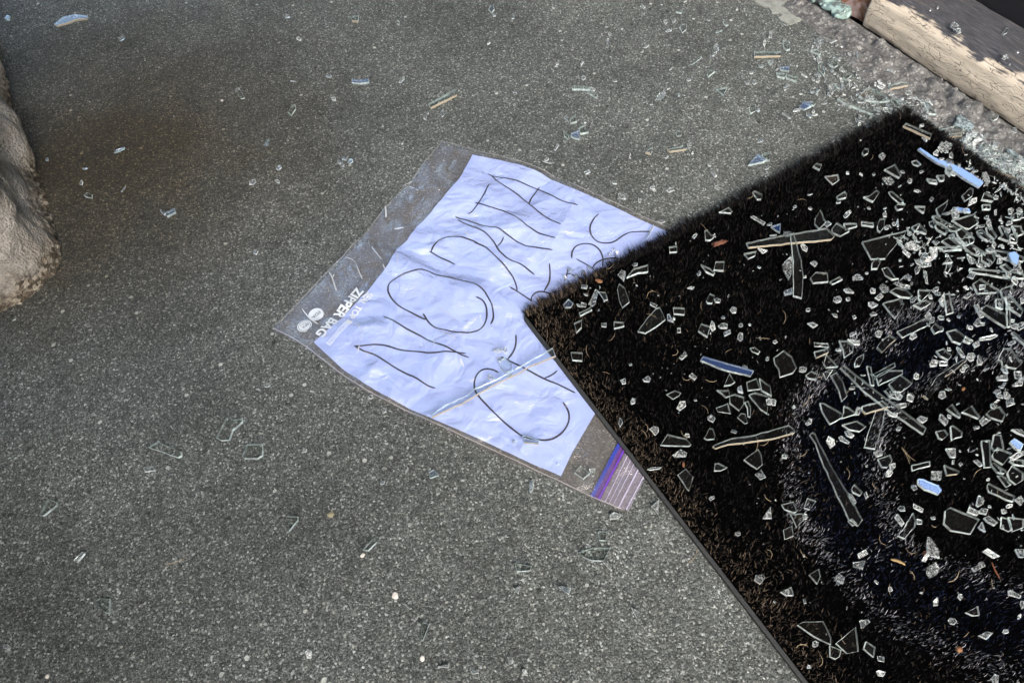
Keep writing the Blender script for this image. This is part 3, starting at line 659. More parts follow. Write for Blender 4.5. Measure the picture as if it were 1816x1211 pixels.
hgt = rng.uniform(.0031, .0050, N_BL)*(1+.08*wav(bx, by, 90, 19)); hgt = np.clip(hgt, .002, .0060)
hgt[wm] *= 1.12; hgt[(v < .005) & (wav(bx, by, 700, 23) > -.2)] *= 1.6
ln = hgt
wx = np.cos(az+1.57)*.00017; wy = np.sin(az+1.57)*.00017
base = np.stack([bx, by, np.full(N_BL, BZ1-.0003)], -1)-A
z0 = np.zeros(N_BL); kw = np.where((v < .006) | (u > MAT_W-.006), 1.7, 1.0); W_ = np.stack([wx*kw, wy*kw, z0], -1)
mid = base+np.stack([ddx*ln*.4, ddy*ln*.4, ln*.6], -1); tip = base+np.stack([ddx*ln*1.15, ddy*ln*1.15, ln], -1)
VV = np.stack([base-W_, base+W_, mid+W_*.8, mid-W_*.8, tip], 1).reshape(-1, 3).astype(np.float32)
me = bpy.data.meshes.new('pile'); me.vertices.add(len(VV)); me.vertices.foreach_set('co', VV.ravel())
i0 = (np.arange(N_BL)*5)[:, None]
lp = np.concatenate([i0+np.array([[0, 1, 2, 3]]), i0+np.array([[3, 2, 4]])], 1).ravel().astype(np.int32)
me.loops.add(len(lp)); me.loops.foreach_set('vertex_index', lp)
me.polygons.add(N_BL*2); ls = np.stack([np.arange(N_BL)*7, np.arange(N_BL)*7+4], 1).ravel().astype(np.int32); me.polygons.foreach_set('loop_start', ls)
ca = me.color_attributes.new('fibre', 'FLOAT_COLOR', 'POINT')
ca.data.foreach_set('color', np.repeat(np.concatenate([colr, np.ones((N_BL, 1))], 1), 5, 0).astype(np.float32).ravel())
me.update(calc_edges=True); me.validate()
M_pile, nt, b = newmat('mat_fibre'); at_ = nt.nodes.new('ShaderNodeAttribute'); at_.attribute_name = 'fibre'; df = nt.nodes.new('ShaderNodeBsdfDiffuse'); L(nt, at_.outputs['Color'], df.inputs[0]); L(nt, df.outputs[0], nt.nodes['Material Output'].inputs[0])
obj('pile', me, M_pile, mat)

# ---------------------------------------------------------------- broken glass
# outlines read from the photograph: (tile x, tile y, tile scale), items: "x y l w angle" = small chunk, "x y x y x y ..." = outline
# flags: b = sky reflection, blue painted in, y = tan reflection painted on the edge, f = frosted, n = deep break edge
DATA = [
((1366, 200, 4.036), '''948 102 965 82 1155 155 1145 188|y; 1057 262 1070 255 1120 290 1165 325 1240 355 1340 400 1440 465 1515 520 1485 552 1400 500 1290 420 1180 360 1120 315|b;
305 385 325 368 365 385 350 420|y; 655 290 675 258 705 262 700 295 668 310; 775 310 800 290 825 310 805 338; 388 460 485 442 490 490 440 530|n; 815 410 890 372 935 455 920 475 860 440;
945 425 35 28 20; 1005 360 1050 335 1080 375 1055 395 1015 385|n; 795 480 860 465 890 490 870 515 825 515|n; 1000 487 35 30 10; 928 523 18 12 0; 1083 422 35 22 -30; 555 430 25 22 0;
1115 480 1190 485 1195 512 1135 510; 1190 450 1245 450 1240 495 1210 500; 1250 410 1300 430 1290 460 1250 440; 1425 430 1450 425 1505 480 1480 500 1440 480|n; 1508 440 1545 430 1580 490 1560 515 1515 480|n;
1370 595 1430 540 1452 550 1445 600 1390 637; 1440 645 60 35 -10; 1530 575 1610 610 1590 640 1510 625; 1615 605 40 30 0; 1515 660 1575 660 1575 695 1520 695;
283 590 34 26 -20; 176 675 26 24 0; 285 690 40 28 -45; 475 600 530 570 548 590 540 615 485 622; 490 637 35 22 0; 665 605 705 600 760 558 780 575 735 640 700 625;
845 570 870 565 950 625 955 650 925 655 860 600|n; 885 685 910 660 970 655 950 690 905 705; 1030 675 1108 675 1100 720 1060 700; 705 685 30 25 60; 820 685 20 15 0; 1050 558 48 18 10; 550 730 50 32 -25; 820 730 36 36 10;
1185 690 1270 628 1265 660 1215 750 1195 725; 1215 745 1330 690 1340 705 1250 760|n; 320 760 355 700 400 785 350 832 318 800; 410 800 50 40 60; 440 830 475 790 530 825 565 855 500 888 442 860; 525 795 615 800 620 820 540 838;
648 790 740 790 740 818 650 816; 765 810 785 760 822 762 815 820 785 858 768 845; 885 797 35 24 -10; 912 790 60 16 85; 832 822 36 28 0; 1010 820 1060 795 1120 850 1115 870 1030 848;
1155 745 1180 742 1330 825 1340 850 1300 850 1180 780; 1165 795 60 50 40; 1295 775 1460 730 1490 790 1420 835 1385 828; 1330 680 1420 695 1430 720 1330 705|b; 1320 700 50 40 0; 1325 735 60 45 0;
1175 810 1200 795 1275 850 1250 885 1190 845; 655 925 970 850 960 880 855 1000 820 1050 720 1050; 905 915 935 880 990 905 955 965; 1030 900 60 45 60; 1010 960 100 40 20; 975 1010 80 35 20; 1060 950 70 50 -30;
1090 985 60 50 0; 1140 1040 90 55 -10; 1065 1070 60 40 20; 1110 1020 50 40 40; 995 865 45 30 60; 1125 985 1185 990 1185 1035 1150 1015|b; 1225 920 1280 890 1350 945 1370 985 1300 970; 1190 965 1365 960 1370 985 1240 992;
1310 890 1355 925 1420 950 1390 962 1320 905; 1325 850 1370 830 1460 905 1455 930 1400 955 1340 890; 1300 885 40 35 0; 1190 932 36 28 -25; 1265 1020 30 26 0; 1235 1080 1270 1035 1300 1080; 1260 1085 1300 1090 1270 1150 1245 1140|n;
1125 1092 60 30 -10; 930 1055 20 18 0; 125 870 70 35 20; 240 970 60 35 20; 80 1100 140 1050 155 1150 135 1195 85 1130|n; 310 1085 60 50 -50; 725 1080 760 1048 785 1075 765 1120 725 1120; 800 1110 840 1105 890 1190 915 1200 870 1205 820 1165|n;
1055 1120 70 38 -65; 1105 1170 95 38 88; 1395 1020 1470 1050 1485 1075 1430 1085 1400 1050|n; 1570 985 55 40 20; 1510 1000 1590 1000 1610 1050 1570 1100 1510 1060; 1380 960 1430 935 1530 1000 1500 1030 1440 1010;
1475 850 1510 840 1585 900 1560 925 1490 880; 1540 825 1580 825 1620 890 1600 912 1550 870; 1635 815 1665 812 1705 890 1700 925 1630 900 1665 880; 1720 740 1760 720 1800 740 1790 770 1740 770; 1710 790 50 35 -10; 1700 840 45 40 0;
1550 748 34 26 -20; 1565 795 60 35 50; 1515 812 40 28 0; 1612 715 30 20 60; 1725 810 1790 815 1810 870 1760 890; 1710 880 1760 870 1765 935 1715 930; 1600 985 1700 1000 1810 1040 1810 1070 1700 1060 1620 1020; 1700 1010 1740 1000 1775 1030 1760 1100 1720 1070|b;
1640 1060 50 40 0; 1500 1095 60 28 0; 1425 1115 1760 1150 1810 1165 1810 1195 1700 1190 1430 1140; 1440 1170 50 45 30; 1785 1140 60 40 -60; 1640 1100 1680 1085 1730 1130 1700 1155; 1785 700 50 40 0; 1720 705 46 36 20;
1650 765 26 20 0; 1470 760 40 30 60; 1395 705 40 30 -20; 1480 1010 30 24 0; 1600 950 50 28 20; 1660 960 40 24 0; 5 815 68 812 66 870 40 850|b; 20 878 50 16 0; 1155 620 26 18 30; 740 445 18 30 0; 650 445 36 8 0'''),
((1, 1, 1), '''1323 432 1390 420 1464 410 1478 424 1472 430 1366 437 1327 440#long bar|y; 1402 420 1407 413 1414 440 1421 465 1424 492 1421 531 1406 527 1406 465#upright bar'''),
((1366, 440, 4.036), '''285 215 325 175 408 185 413 245 305 252; 425 245 495 205 512 235 440 270; 250 205 24 18 0; 585 210 610 190 645 190 665 225 590 237|n; 98 308 150 300 152 338 105 335|b; 480 370 55 42 20; 557 365 32 30 0;
525 295 560 288 598 325 545 320; 700 390 730 388 772 408 730 430 702 410; 735 305 45 38 0; 775 280 800 255 850 280 850 310 805 320|n; 748 355 790 322 812 345 780 372|n; 855 310 900 285 975 300 1018 345 1000 360 930 355; 880 250 900 240 1000 270 1000 298 930 285|n;
945 220 985 180 1012 210 985 240|n; 1058 300 1150 305 1130 335 1075 385 1060 370; 1148 350 36 28 0; 1188 292 36 30 0; 1210 325 40 22 0; 1025 370 50 36 -30; 1020 410 1115 372 1150 395 1080 440; 1200 380 1225 345 1245 415 1230 410|b;
1235 340 1275 335 1310 465 1262 478 1250 410; 805 395 920 362 955 405 890 515 860 480; 460 485 50 36 10; 603 493 34 28 -30; 710 475 735 455 765 478 720 495; 272 440 30 24 0; 260 550 300 535 343 548 305 580|n;
1447 260 1500 222 1635 300 1620 322 1480 330 1460 290; 1515 280 45 40 0; 1415 340 75 38 -40; 1460 405 1490 410 1500 460 1528 495 1505 500 1480 455; 1500 450 1550 405 1685 480 1700 540 1680 578 1620 540; 1690 400 1715 405 1715 570 1690 570;
1605 375 1665 370 1665 440 1610 430; 1680 350 1720 345 1808 450 1790 492 1700 430; 1645 300 1720 270 1740 310 1690 370 1660 350; 1745 240 60 45 30; 1555 355 26 20 0; 1735 520 30 24 0; 1455 540 1485 500 1528 552 1480 560|n; 1435 568 45 28 -10;
1222 500 50 36 0; 1272 515 40 32 -45; 903 602 1110 505 1145 520 1145 545 945 645#big slab; 1130 490 50 36 40; 1160 515 30 40 0; 1140 585 1180 538 1240 590 1205 605 1165 628; 762 712 800 660 850 625 900 655 855 690 800 748|y; 1022 632 55 42 -20;
775 615 55 40 20; 590 615 50 30 -20; 1260 600 1330 582 1395 635 1360 690 1300 670; 1390 640 1450 670 1430 685 1380 665; 1445 690 1490 660 1495 700 1460 720; 1495 645 1600 628 1622 635 1580 655 1500 658|y; 1725 682 45 32 -10;
1725 605 1745 600 1810 680 1810 710 1770 670; 310 680 415 685 418 710 312 705|n; 312 745 410 722 415 750 325 790|y; 490 665 545 670 595 700 590 745 530 785 520 730; 545 665 640 665 642 690 590 695; 488 730 40 36 0;
603 820 620 785 665 765 665 800 640 845 605 850; 22 790 90 742 150 785 187 860 165 895 70 925 60 870 30 830#rounded plate; 232 868 55 36 10; 35 670 35 28 -30; 585 1000 40 28 10; 250 915 290 888 335 905 325 940 270 935;
380 830 400 765 485 850 400 858; 375 900 430 865 450 870 400 945|n; 430 915 470 895 520 960 550 1060 512 1098 490 1020; 690 845 720 850 740 990 715 985; 735 900 885 828 892 855 750 920|n; 755 930 850 880 945 880 945 905 775 985;
845 975 930 910 1015 970 930 1035 880 1030; 820 1020 860 990 935 1075 920 1090 850 1060; 915 1060 70 40 20; 1000 1075 60 45 20; 900 1120 970 1110 975 1135 920 1150; 1088 1060 1150 990 1200 910 1280 860 1390 790 1405 800 1310 880 1250 920 1170 1030 1125 1088|y;
1340 730 1360 725 1395 780 1375 780; 1435 780 60 50 20; 1500 815 50 40 20; 1395 850 50 36 -30; 1380 870 40 30 0; 1185 740 1240 718 1300 770 1270 805 1215 780; 1280 722 36 30 0; 1170 825 60 48 0; 1205 815 1270 818 1270 838 1210 842;
1045 920 46 36 0; 1630 800 1670 720 1720 720 1800 825 1760 865 1660 850 1655 815; 1620 920 1690 905 1695 950 1630 945; 1655 855 1685 850 1695 905 1670 895; 1745 880 1795 885 1800 940 1755 930|n; 1735 975 1800 930 1800 990 1740 985|n; 1645 1000 40 36 0; 1230 1050 60 50 60;
1790 560 50 60 60; 1750 560 50 40 0; 1800 380 30 60 0; 1700 200 60 40 20; 1760 130 40 60 30; 1800 260 30 30 0; 1350 490 30 14 40; 690 180 24 18 0'''),
((1, 1, 1), '1489 654 1495 649 1540 684 1582 715 1642 760 1637 771 1580 733 1530 695'),
((1366, 690, 4.036), '''355 100 380 100 515 185 515 205 425 255 370 160; 520 130 560 140 620 175 500 220 520 180; 650 130 800 85 840 115 840 130 680 180 655 160|y; 625 160 40 60 20; 745 185 760 150 825 145 800 270 745 435 670 420 700 310;
835 165 910 175 900 205 850 190|n; 735 455 770 435 808 445 800 475 760 488; 770 500 850 478 865 520 830 568 795 560; 850 540 890 530 895 560 860 590; 850 600 55 48 -30; 512 258 620 230 685 270 640 305 560 290; 530 300 560 285 605 330 580 352 545 340|n;
485 345 510 335 570 375 560 390 500 370|n; 395 375 405 350 450 370 460 400 435 420|b; 280 325 300 308 320 320 350 390 450 580 560 760 655 940 625 985 560 940 530 870 420 640 350 470 325 390; 555 940 580 925 620 965 590 980;
578 720 600 680 660 740 640 765 590 740; 555 755 580 750 615 810 600 835 575 800; 685 760 50 18 60; 273 237 40 40 5; 100 483 45 36 -20; 694 546 16 16 0; 920 285 50 30 -50; 1048 210 1075 192 1125 210 1120 225 1090 248 1065 235;
1205 215 1215 178 1275 225 1270 245 1255 262; 1280 198 40 30 0; 1258 145 1300 108 1360 190 1355 210 1300 180; 1368 165 1440 118 1500 200 1490 215 1430 190; 1545 175 1575 205 1655 240 1670 195 1630 135 1570 150; 1490 225 1520 200 1580 220 1520 265|n;
1178 310 1250 290 1275 325 1225 370 1195 360; 1290 265 1310 262 1370 310 1368 345 1320 355 1295 372; 1475 272 40 28 15; 1600 120 55 45 40; 1640 50 60 45 20; 1690 50 70 45 30; 1715 95 50 70 10; 1625 20 50 36 -10; 1250 430 1318 430 1325 490 1290 485;
1240 545 1345 595 1335 612 1262 615|y; 1365 535 30 24 60; 1310 520 30 22 90; 1010 545 1140 518 1145 550 1015 585; 1150 590 1225 590 1222 652 1155 645|n; 1045 655 1070 655 1195 700 1220 730 1205 755 1100 720 1048 685|b; 1027 705 55 36 80;
1510 370 1570 365 1580 560 1530 565; 1600 325 1650 328 1670 430 1600 440 1580 420; 1585 470 1620 420 1725 465 1690 510 1660 545 1590 500; 1575 540 1600 525 1690 590 1670 610 1620 600; 1695 600 1730 545 1808 600 1808 650 1755 685 1710 650;
1710 515 1760 500 1808 510 1808 560 1740 545; 1450 510 1480 500 1525 545 1500 555|n; 1620 620 1660 615 1725 680 1690 705 1650 660|n; 1705 385 1730 365 1800 405 1795 440 1760 430|b; 1720 295 1790 285 1815 310 1815 340 1760 320; 1760 480 100 40 -20;
1550 700 1560 672 1750 770 1735 808 1690 795 1560 735; 1750 790 1785 765 1812 800 1795 830; 1465 835 1490 760 1525 775 1510 830 1480 850; 1410 880 1420 845 1490 880 1480 905; 1490 885 1510 850 1555 860 1545 900|n;
1250 870 1290 845 1495 935 1430 1040 1290 1015 1238 965; 1530 920 1560 905 1615 965 1595 985 1545 950; 1490 985 1515 950 1535 1025 1500 1000; 1670 875 50 40 -10; 1635 1000 1655 910 1720 930 1720 1010 1690 1030|n; 1700 915 1810 930 1812 990 1730 1020;
910 1050 960 990 1020 885 1040 940 1035 990 960 1072; 888 915 910 895 960 960 940 980|n; 940 855 55 46 10; 1020 820 1095 855 1090 880 1020 850|n; 1165 920 36 28 10; 1065 948 50 50 0; 80 825 160 812 190 880 170 892 100 860; 240 850 265 780 325 805 280 865;
138 900 225 898 235 940 190 990; 248 912 40 44 0; 88 1012 155 978 168 1050 100 1080 95 1050; 1105 1130 1120 1060 1145 1065 1205 1130 1215 1210 1110 1200|n; 1520 1160 1545 1145 1635 1200 1600 1210|b; 1750 1145 1812 1145 1812 1205 1775 1205; 168 125 26 20 0; 1710 835 40 24 0; 1570 840 30 24 0'''),
((1400, 910, 4.024), '''975 385 1040 352 1075 395 1050 440 1000 460 975 430|n; 968 320 40 50 20; 485 290 545 255 562 290 500 320|n; 452 350 545 335 525 402 455 385|n; 137 440 210 395 222 450 195 508; 318 460 355 425 395 460 385 500 340 510|n;
495 765 560 755 578 775 515 820|n; 55 795 100 773 240 770 295 890 293 938 170 880; 330 928 470 812 492 985 410 1002; 282 945 370 975 360 1020 325 1042 285 1025; 520 970 540 915 613 955 600 1028; 652 1035 55 60 0; 185 932 42 42 0; 650 1140 70 42 10; 140 1095 28 28 0;
1300 390 1380 345 1398 375 1320 418; 1560 555 1580 548 1650 590 1640 608 1565 580|n; 1245 712 1345 660 1355 728 1300 735; 1352 870 1400 845 1438 860 1400 903; 1045 632 60 38 80; 1218 595 50 38 45; 1162 768 55 45 45;
722 540 40 30 50; 1545 840 40 34 0; 1640 735 36 24 90; 1470 1180 50 70 10; 1665 650 30 60 0; 110 625 40 24 80; 105 300 24 16 70; 620 490 40 24 30; 945 565 24 14 20'''),
((1150, 910, 4.023), '638 145 38 34 0; 765 440 820 435 832 460 795 508 755 480; 942 560 1018 523 1035 588 980 588; 903 628 22 18 50; 1143 1092 26 26 0'),
((1080, 690, 4.843), '''490 45 565 12 620 35 605 60 550 88|n; 620 148 80 60 -15; 207 105 44 44 0; 77 300 90 245 105 250 118 290 95 332|n; 345 345 385 315 422 330 425 365 400 395|n; 440 480 500 390 665 430 705 480 690 493 560 490; 672 397 45 38 -10;
540 570 615 515 670 545 665 580 570 590|n; 590 735 660 682 722 755 688 875 670 860; 328 685 370 670 450 675 440 688 345 697|n; 925 10 1030 12 1040 60 1005 75; 1100 0 1140 0 1148 45 1125 30|b; 1035 60 1080 45 1158 70 1160 125 1118 190 1035 125;
1200 50 1250 30 1395 65 1365 150 1355 215 1300 180; 920 160 1020 122 1048 212 930 195|n; 1165 110 1195 100 1215 160 1205 260 1185 250 1185 170; 1370 115 60 50 0; 1412 115 50 60 10; 880 250 75 55 35; 1100 245 1130 210 1170 215 1195 290 1170 298|n;
1588 150 28 24 0; 815 420 860 340 890 345 912 400 905 430 840 435; 1072 365 55 40 30; 1155 610 1280 515 1308 560 1318 650 1270 690; 1255 730 1305 695 1345 760 1300 780; 902 705 910 640 940 635 1015 675 960 705; 1507 580 50 42 0; 883 935 44 36 -10;
1320 1108 1380 1020 1398 1110; 887 495 910 480 1050 430 1250 405 1535 328 1587 370 1580 395 1400 440 1200 465 1020 480 910 512|y; 360 1010 425 960 425 1080 400 1050; 745 92 26 16 0'''),
((920, 440, 4.036), '''705 190 735 158 768 175 755 238|n; 770 215 820 150 925 122 925 172 850 182; 705 295 718 258 760 290 792 390 742 428 720 380; 830 123 42 34 10; 425 270 26 30 20; 470 278 48 34 20; 480 332 34 26 0;
498 405 548 295 572 300 550 405 525 425|n; 570 310 620 320 635 395 610 402|n; 318 405 355 372 390 405 375 432 330 428; 432 465 515 425 525 445 440 487; 465 405 50 34 0; 435 415 50 20 0; 395 540 450 522 450 575 412 608; 612 552 50 42 0;
680 530 750 535 755 560 682 578; 850 600 920 500 985 430 1010 425 1050 515 980 570 905 615; 965 405 55 36 20; 1103 430 1188 435 1185 478 1110 472; 1062 475 1078 475 1108 538 1065 515|b; 1147 588 34 36 0; 372 750 455 755 455 808 385 802;
1145 790 1190 740 1205 770 1165 805; 800 830 24 20 0; 725 945 765 928 765 972 740 975|n; 885 935 925 912 945 935 935 960 895 955|n; 1218 915 1240 895 1275 925 1260 945; 818 1095 36 36 0; 1340 380 1365 335 1400 350 1385 398 1350 395; 1422 375 50 34 20;
1300 130 1365 150 1405 180 1395 195 1340 175; 1395 160 1410 100 1472 98 1465 165; 1290 182 30 28 0; 1203 290 1235 270 1260 280 1245 300|n; 1283 595 1305 543 1370 565 1350 640; 1385 565 60 40 60; 1425 560 1460 535 1495 545 1490 578 1440 575;
1490 610 55 38 0; 1537 442 50 50 10; 1585 637 38 50 0; 1652 715 1690 708 1728 740 1715 765 1670 745|n; 1590 550 30 26 0; 1462 497 30 26 0; 1300 800 1318 780 1500 850 1668 915 1650 942 1480 885|b; 1468 990 1505 905 1548 960 1520 980;
1565 1000 1590 990 1600 1045 1570 1030|b; 1630 960 1700 935 1730 1010 1640 1020; 1720 935 1800 990 1810 1060 1735 1020; 1620 850 30 40 -60; 1780 790 22 28 0; 1110 505 24 18 0; 1655 545 20 14 0'''),
((920, 200, 4.036), '''1672 570 1690 562 1740 600 1730 635 1705 630; 1430 715 1500 678 1530 705 1520 722|n; 1658 745 1680 742 1765 790 1755 803|n; 1795 800 36 30 20; 1240 885 1270 862 1280 875 1258 900|n; 1330 850 1348 848 1397 895 1370 915 1335 912;
1075 968 1130 968 1132 1003 1080 1000; 1610 1010 1700 995 1690 1030 1640 1050; 1705 985 1780 985 1745 1012; 1365 378 30 28 0; 1370 430 1400 425 1418 455 1400 467; 1420 540 50 20 20; 1640 380 1700 330 1760 380 1745 392|b;
1740 300 1798 290 1795 350 1750 350; 1775 405 30 20 0; 1775 445 30 24 0; 1725 210 34 26 30; 685 507 40 40 0; 745 597 85 48 -5; 958 538 42 18 0; 1085 555 60 26 -15; 1020 780 55 30 -10; 865 630 26 24 0; 905 290 930 265 960 255 945 300|y;
1060 270 1170 240 1200 265 1080 285|y; 1215 240 68 28 90; 1145 150 48 42 0; 490 430 50 20 -10; 200 335 36 16 -30; 205 365 70 16 0; 375 155 430 145 435 205 400 190 370 170|b; 430 120 470 105 500 145 440 155; 320 140 360 170 350 200 325 185;
365 60 405 30 418 70 370 80|y; 320 40 345 25 360 70|n; 270 255 40 20 -40; 475 70 16 14 0; 1400 880 26 20 0; 1720 1105 26 18 40; 1060 322 24 12 -30; 870 345 14 14 0; 795 315 12 20 0; 1245 290 18 14 0'''),
((900, 0, 3.998), '''40 125 26 26 0; 375 12 40 34 30; 960 52 45 28 0; 1258 10 30 24 0; 1213 100 48 34 10; 1120 160 30 24 -20; 1180 150 36 24 -40; 1243 215 48 38 0; 1092 38 14 12 0; 705 198 20 10 0; 670 245 14 12 0; 725 243 22 20 60; 812 213 20 16 0;
710 300 20 60 0; 955 368 24 22 0; 985 330 44 20 -30; 353 452 26 24 0; 528 455 26 16 -40; 538 555 30 24 0; 760 580 36 34 0; 455 625 570 615 585 640 460 642; 600 640 50 20 0; 565 660 590 650 640 680 630 700; 1140 232 50 20 20;
1425 147 26 26 0; 1545 175 44 38 40; 1497 236 44 26 0; 1478 353 40 36 70; 1455 395 60 24 -30; 1330 462 76 28 0; 1413 530 1435 500 1470 515 1425 550; 1285 570 34 24 -20; 1155 500 24 22 0; 1475 640 1558 625 1530 683;
1085 695 76 42 -30; 1210 685 48 40 80; 1020 745 26 24 0; 1140 635 22 16 0; 50 660 30 20 30; 1730 515 28 24 0; 1700 588 36 24 0; 1750 585 28 34 0; 1735 780 50 56 0; 1777 782 26 26 0; 1627 70 24 12 -40; 1795 475 36 28 0'''),
((1340, 60, 8.0), '''120 160 46 44 30; 385 120 440 110 485 160 485 235 440 250 395 215; -20 270 360 262 355 325 -20 340|y; 165 390 240 360 262 420 240 460 185 468|n; 75 468 70 54 20; 290 520 310 460 335 465 320 510; 340 490 470 520 465 570 350 520|b;
290 580 440 590 410 640 300 620; 430 590 600 630 580 695 430 640; 690 600 100 50 15; 590 465 30 24 0; 775 570 24 20 0; 830 100 900 70 960 120 940 180 890 210 830 170|n; 780 240 860 230 920 300 900 315 800 270; 900 385 80 75 0;
880 450 920 445 985 560 960 585 890 530|n; 905 595 60 40 -45; 815 650 60 60 0; 880 665 50 80 20; 860 570 60 40 0; 1040 460 1100 380 1165 410 1165 465 1110 490; 1190 375 50 26 0; 1080 530 60 40 60; 1235 540 150 50 10; 1230 640 1290 585 1360 610 1285 668;
1430 575 30 50 0; 1460 630 50 30 -30; 765 870 780 770 850 765 905 820 860 885|n; 1010 765 1090 760 1110 850 1060 890 1020 870|n; 1160 760 100 70 40; 1180 800 40 36 -50; 1150 935 1230 940 1420 1040 1680 1110 1665 1155 1500 1100 1300 1020;
430 760 90 60 -20; 410 800 40 40 0; 535 888 22 22 0; 970 1000 80 40 0; 965 1105 50 16 0; 610 1060 660 1010 760 1060 770 1100 680 1110|b; 700 980 800 970 845 1010 820 1050 760 1030; 585 1095 110 30 0; 820 1105 50 40 -30; 740 1160 60 60 0;
770 1180 50 36 30; 840 1150 80 24 -10; 35 1085 52 56 0; 365 1150 400 1130 500 1205 470 1215; 1095 125 90 30 0; 1150 160 40 36 0; 1480 1180 60 60 60; 735 -180 20 20 0; 210 30 60 70 0; 410 90 50 50 40; 420 -140 90 40 30; 1440 310 60 24 60; 1330 300 60 24 20; 1000 250 30 20 0'''),
((1500, 120, 8.0), '''180 420 290 310 420 340 560 420 620 490 500 500 300 480; 620 500 640 480 780 510 950 600 945 660 820 620 700 570|n; 600 260 780 220 880 230 880 265 760 290 630 310|y; 485 210 90 30 0; 510 250 140 30 0; 480 295 100 24 0; 615 215 50 50 0;
835 345 900 320 935 370 905 405 840 380|n; 650 410 670 405 800 520 780 530; 650 375 90 40 -15; 1110 500 1130 500 1250 640 1290 650 1280 680 1180 670; 1200 520 90 40 5; 1110 450 60 60 40; 1040 470 120 36 10; 930 440 140 30 10;
345 690 380 680 465 720 440 780 360 840 290 850; 450 665 60 50 0; 510 595 200 50 5; 420 590 60 50 0; 610 630 100 40 15; 220 500 120 30 -10; 300 550 70 30 70; 205 700 70 50 -60; 245 755 50 50 0; 160 770 90 40 50; 190 805 50 40 0;
490 820 90 70 0; 510 845 36 36 0; 1130 740 90 70 10; 1235 810 70 40 40; 1070 835 60 36 0; 160 970 40 30 0; 210 1030 30 26 0; 1570 700 1610 680 1790 830 1800 880 1700 860 1600 800|f; 580 30 600 25 695 90 680 98; 1585 355 40 50 0; 1755 545 90 24 0;
990 440 50 40 0; 1080 500 50 40 30; 1150 480 60 40 0; 740 660 60 40 20; 850 650 70 30 10; 800 600 60 40 20; 570 610 60 40 0; 470 610 60 40 20; 1110 600 60 30 60; 1160 660 80 36 0'''),
((1589, 200, 8.0), '''865 80 905 38 1070 180 1085 250 960 215 835 180|f; 600 245 740 230 900 190 940 300 660 350 610 280|y; 650 340 930 318 935 340 680 358|y; 545 300 590 290 680 370 685 415 560 415|n; 580 510 700 420 800 455 790 500 640 578|n; 565 580 90 50 5;
925 625 1000 620 1180 680 1400 770 1640 870 1840 930 1840 965 1640 915 1400 835 1150 745 930 695|y; 925 690 1250 830 1500 930 1840 1060 1840 1095 1480 985 1200 865 920 722|y; 1500 640 1800 760 1830 800 1600 750 1480 700; 1570 525 1640 540 1800 660 1810 740 1650 620|f;
1220 430 1370 520 1350 560 1200 470; 640 665 70 56 0; 700 690 730 650 815 700 815 750 710 735|n; 780 600 50 70 30; 1390 80 90 80 20; 1630 250 1680 210 1710 240 1700 305 1645 285|b; 355 190 60 36 0; 365 350 400 345 445 395 430 415|n;
530 170 70 40 50; 380 90 90 60 20; 1410 470 90 70 10; 1130 290 60 50 30; 1150 340 80 50 0; 1250 340 50 50 40; 1040 330 90 60 30; 1330 570 50 50 0; 1380 690 160 60 20; 690 800 740 780 790 830 765 910 700 860; 820 870 70 60 0; 1130 830 60 50 0; 1010 790 90 16 0; 900 790 60 30 60'''),
((1480, 0, 5.405), '1150 260 90 50 30; 1190 300 50 50 0; 1600 330 1640 280 1665 285 1655 320 1615 345; 1635 550 70 44 -20; 990 76 18 18 0; 1680 620 14 14 0; 1760 500 20 18 0; 920 98 14 12 0'),
((0, 0, 3.998), '57 132 40 42 0; 390 185 450 130 540 108 625 120 625 142 540 150 470 180 410 198|y; 868 278 54 26 -20; 1712 685 56 34 55; 848 1068 84 24 -20; 333 1130 24 22 0; 605 1198 34 16 -30; 577 1300 30 22 -40; 632 1392 60 30 5'),
((454, 0, 3.998), '''225 122 46 26 -10; 670 125 725 115 725 158 682 155|y; 1010 168 20 18 0; 1670 72 42 40 60; 1690 112 26 24 0; 305 278 34 22 0; 1650 308 30 14 -20; 517 545 44 30 10; 678 572 740 578 803 572 803 592 740 598 680 590|b;
548 703 38 28 0; 1035 582 46 22 0; 1222 745 1415 640 1425 680 1240 770|y; 1218 803 16 12 0; 1200 840 26 24 0; 1322 815 30 56 30; 262 800 66 44 -10; 82 1022 46 60 10; 630 1130 40 34 0; 672 1150 44 44 60; 615 1172 26 26 0; 590 1150 30 20 60;
163 1190 42 26 -30; 1035 1020 18 14 0; 265 583 36 12 -15'''),
((150, 250, 3.998), '1190 295 56 30 -30; 1370 292 32 16 0; 575 520 640 482 650 510 590 548; 540 488 575 520 568 530 538 500|y; 290 358 76 24 10; 1213 790 46 34 30'),
((0, 700, 3.998), '1610 160 1660 180 1722 172 1722 195 1655 255 1630 325 1570 328 1535 308; 1055 375 1125 335 1290 405 1290 435 1270 448; 1065 530 80 50 -20; 282 855 345 740 408 765 408 785 310 862; 525 1175 590 1112 605 1125 548 1192; 1720 435 1755 355 1865 352 1865 430 1830 455 1735 455'),
((454, 640, 3.998), '80 172 44 26 -20; 12 200 30 10 0; 815 258 36 24 -20; 908 352 40 42 0; 347 632 30 30 0; 1225 790 1260 770 1300 820 1235 838; 898 865 34 28 0; 222 1110 300 1105 300 1130 235 1208'),
((0, 908, 3.998), '680 630 710 610 785 615 780 718 750 715 700 670; 55 955 40 34 30'),
((0, 500, 1), '28 68 13 10 60'),
((454, 908, 3.998), '765 278 830 190 862 210 820 260 800 282; 1045 650 1060 648 1105 682 1095 690; 1180 782 1230 792 1185 912 1170 905; 375 1005 46 60 0; 1555 1130 52 40 0; 1290 1095 1370 1080 1370 1105'),
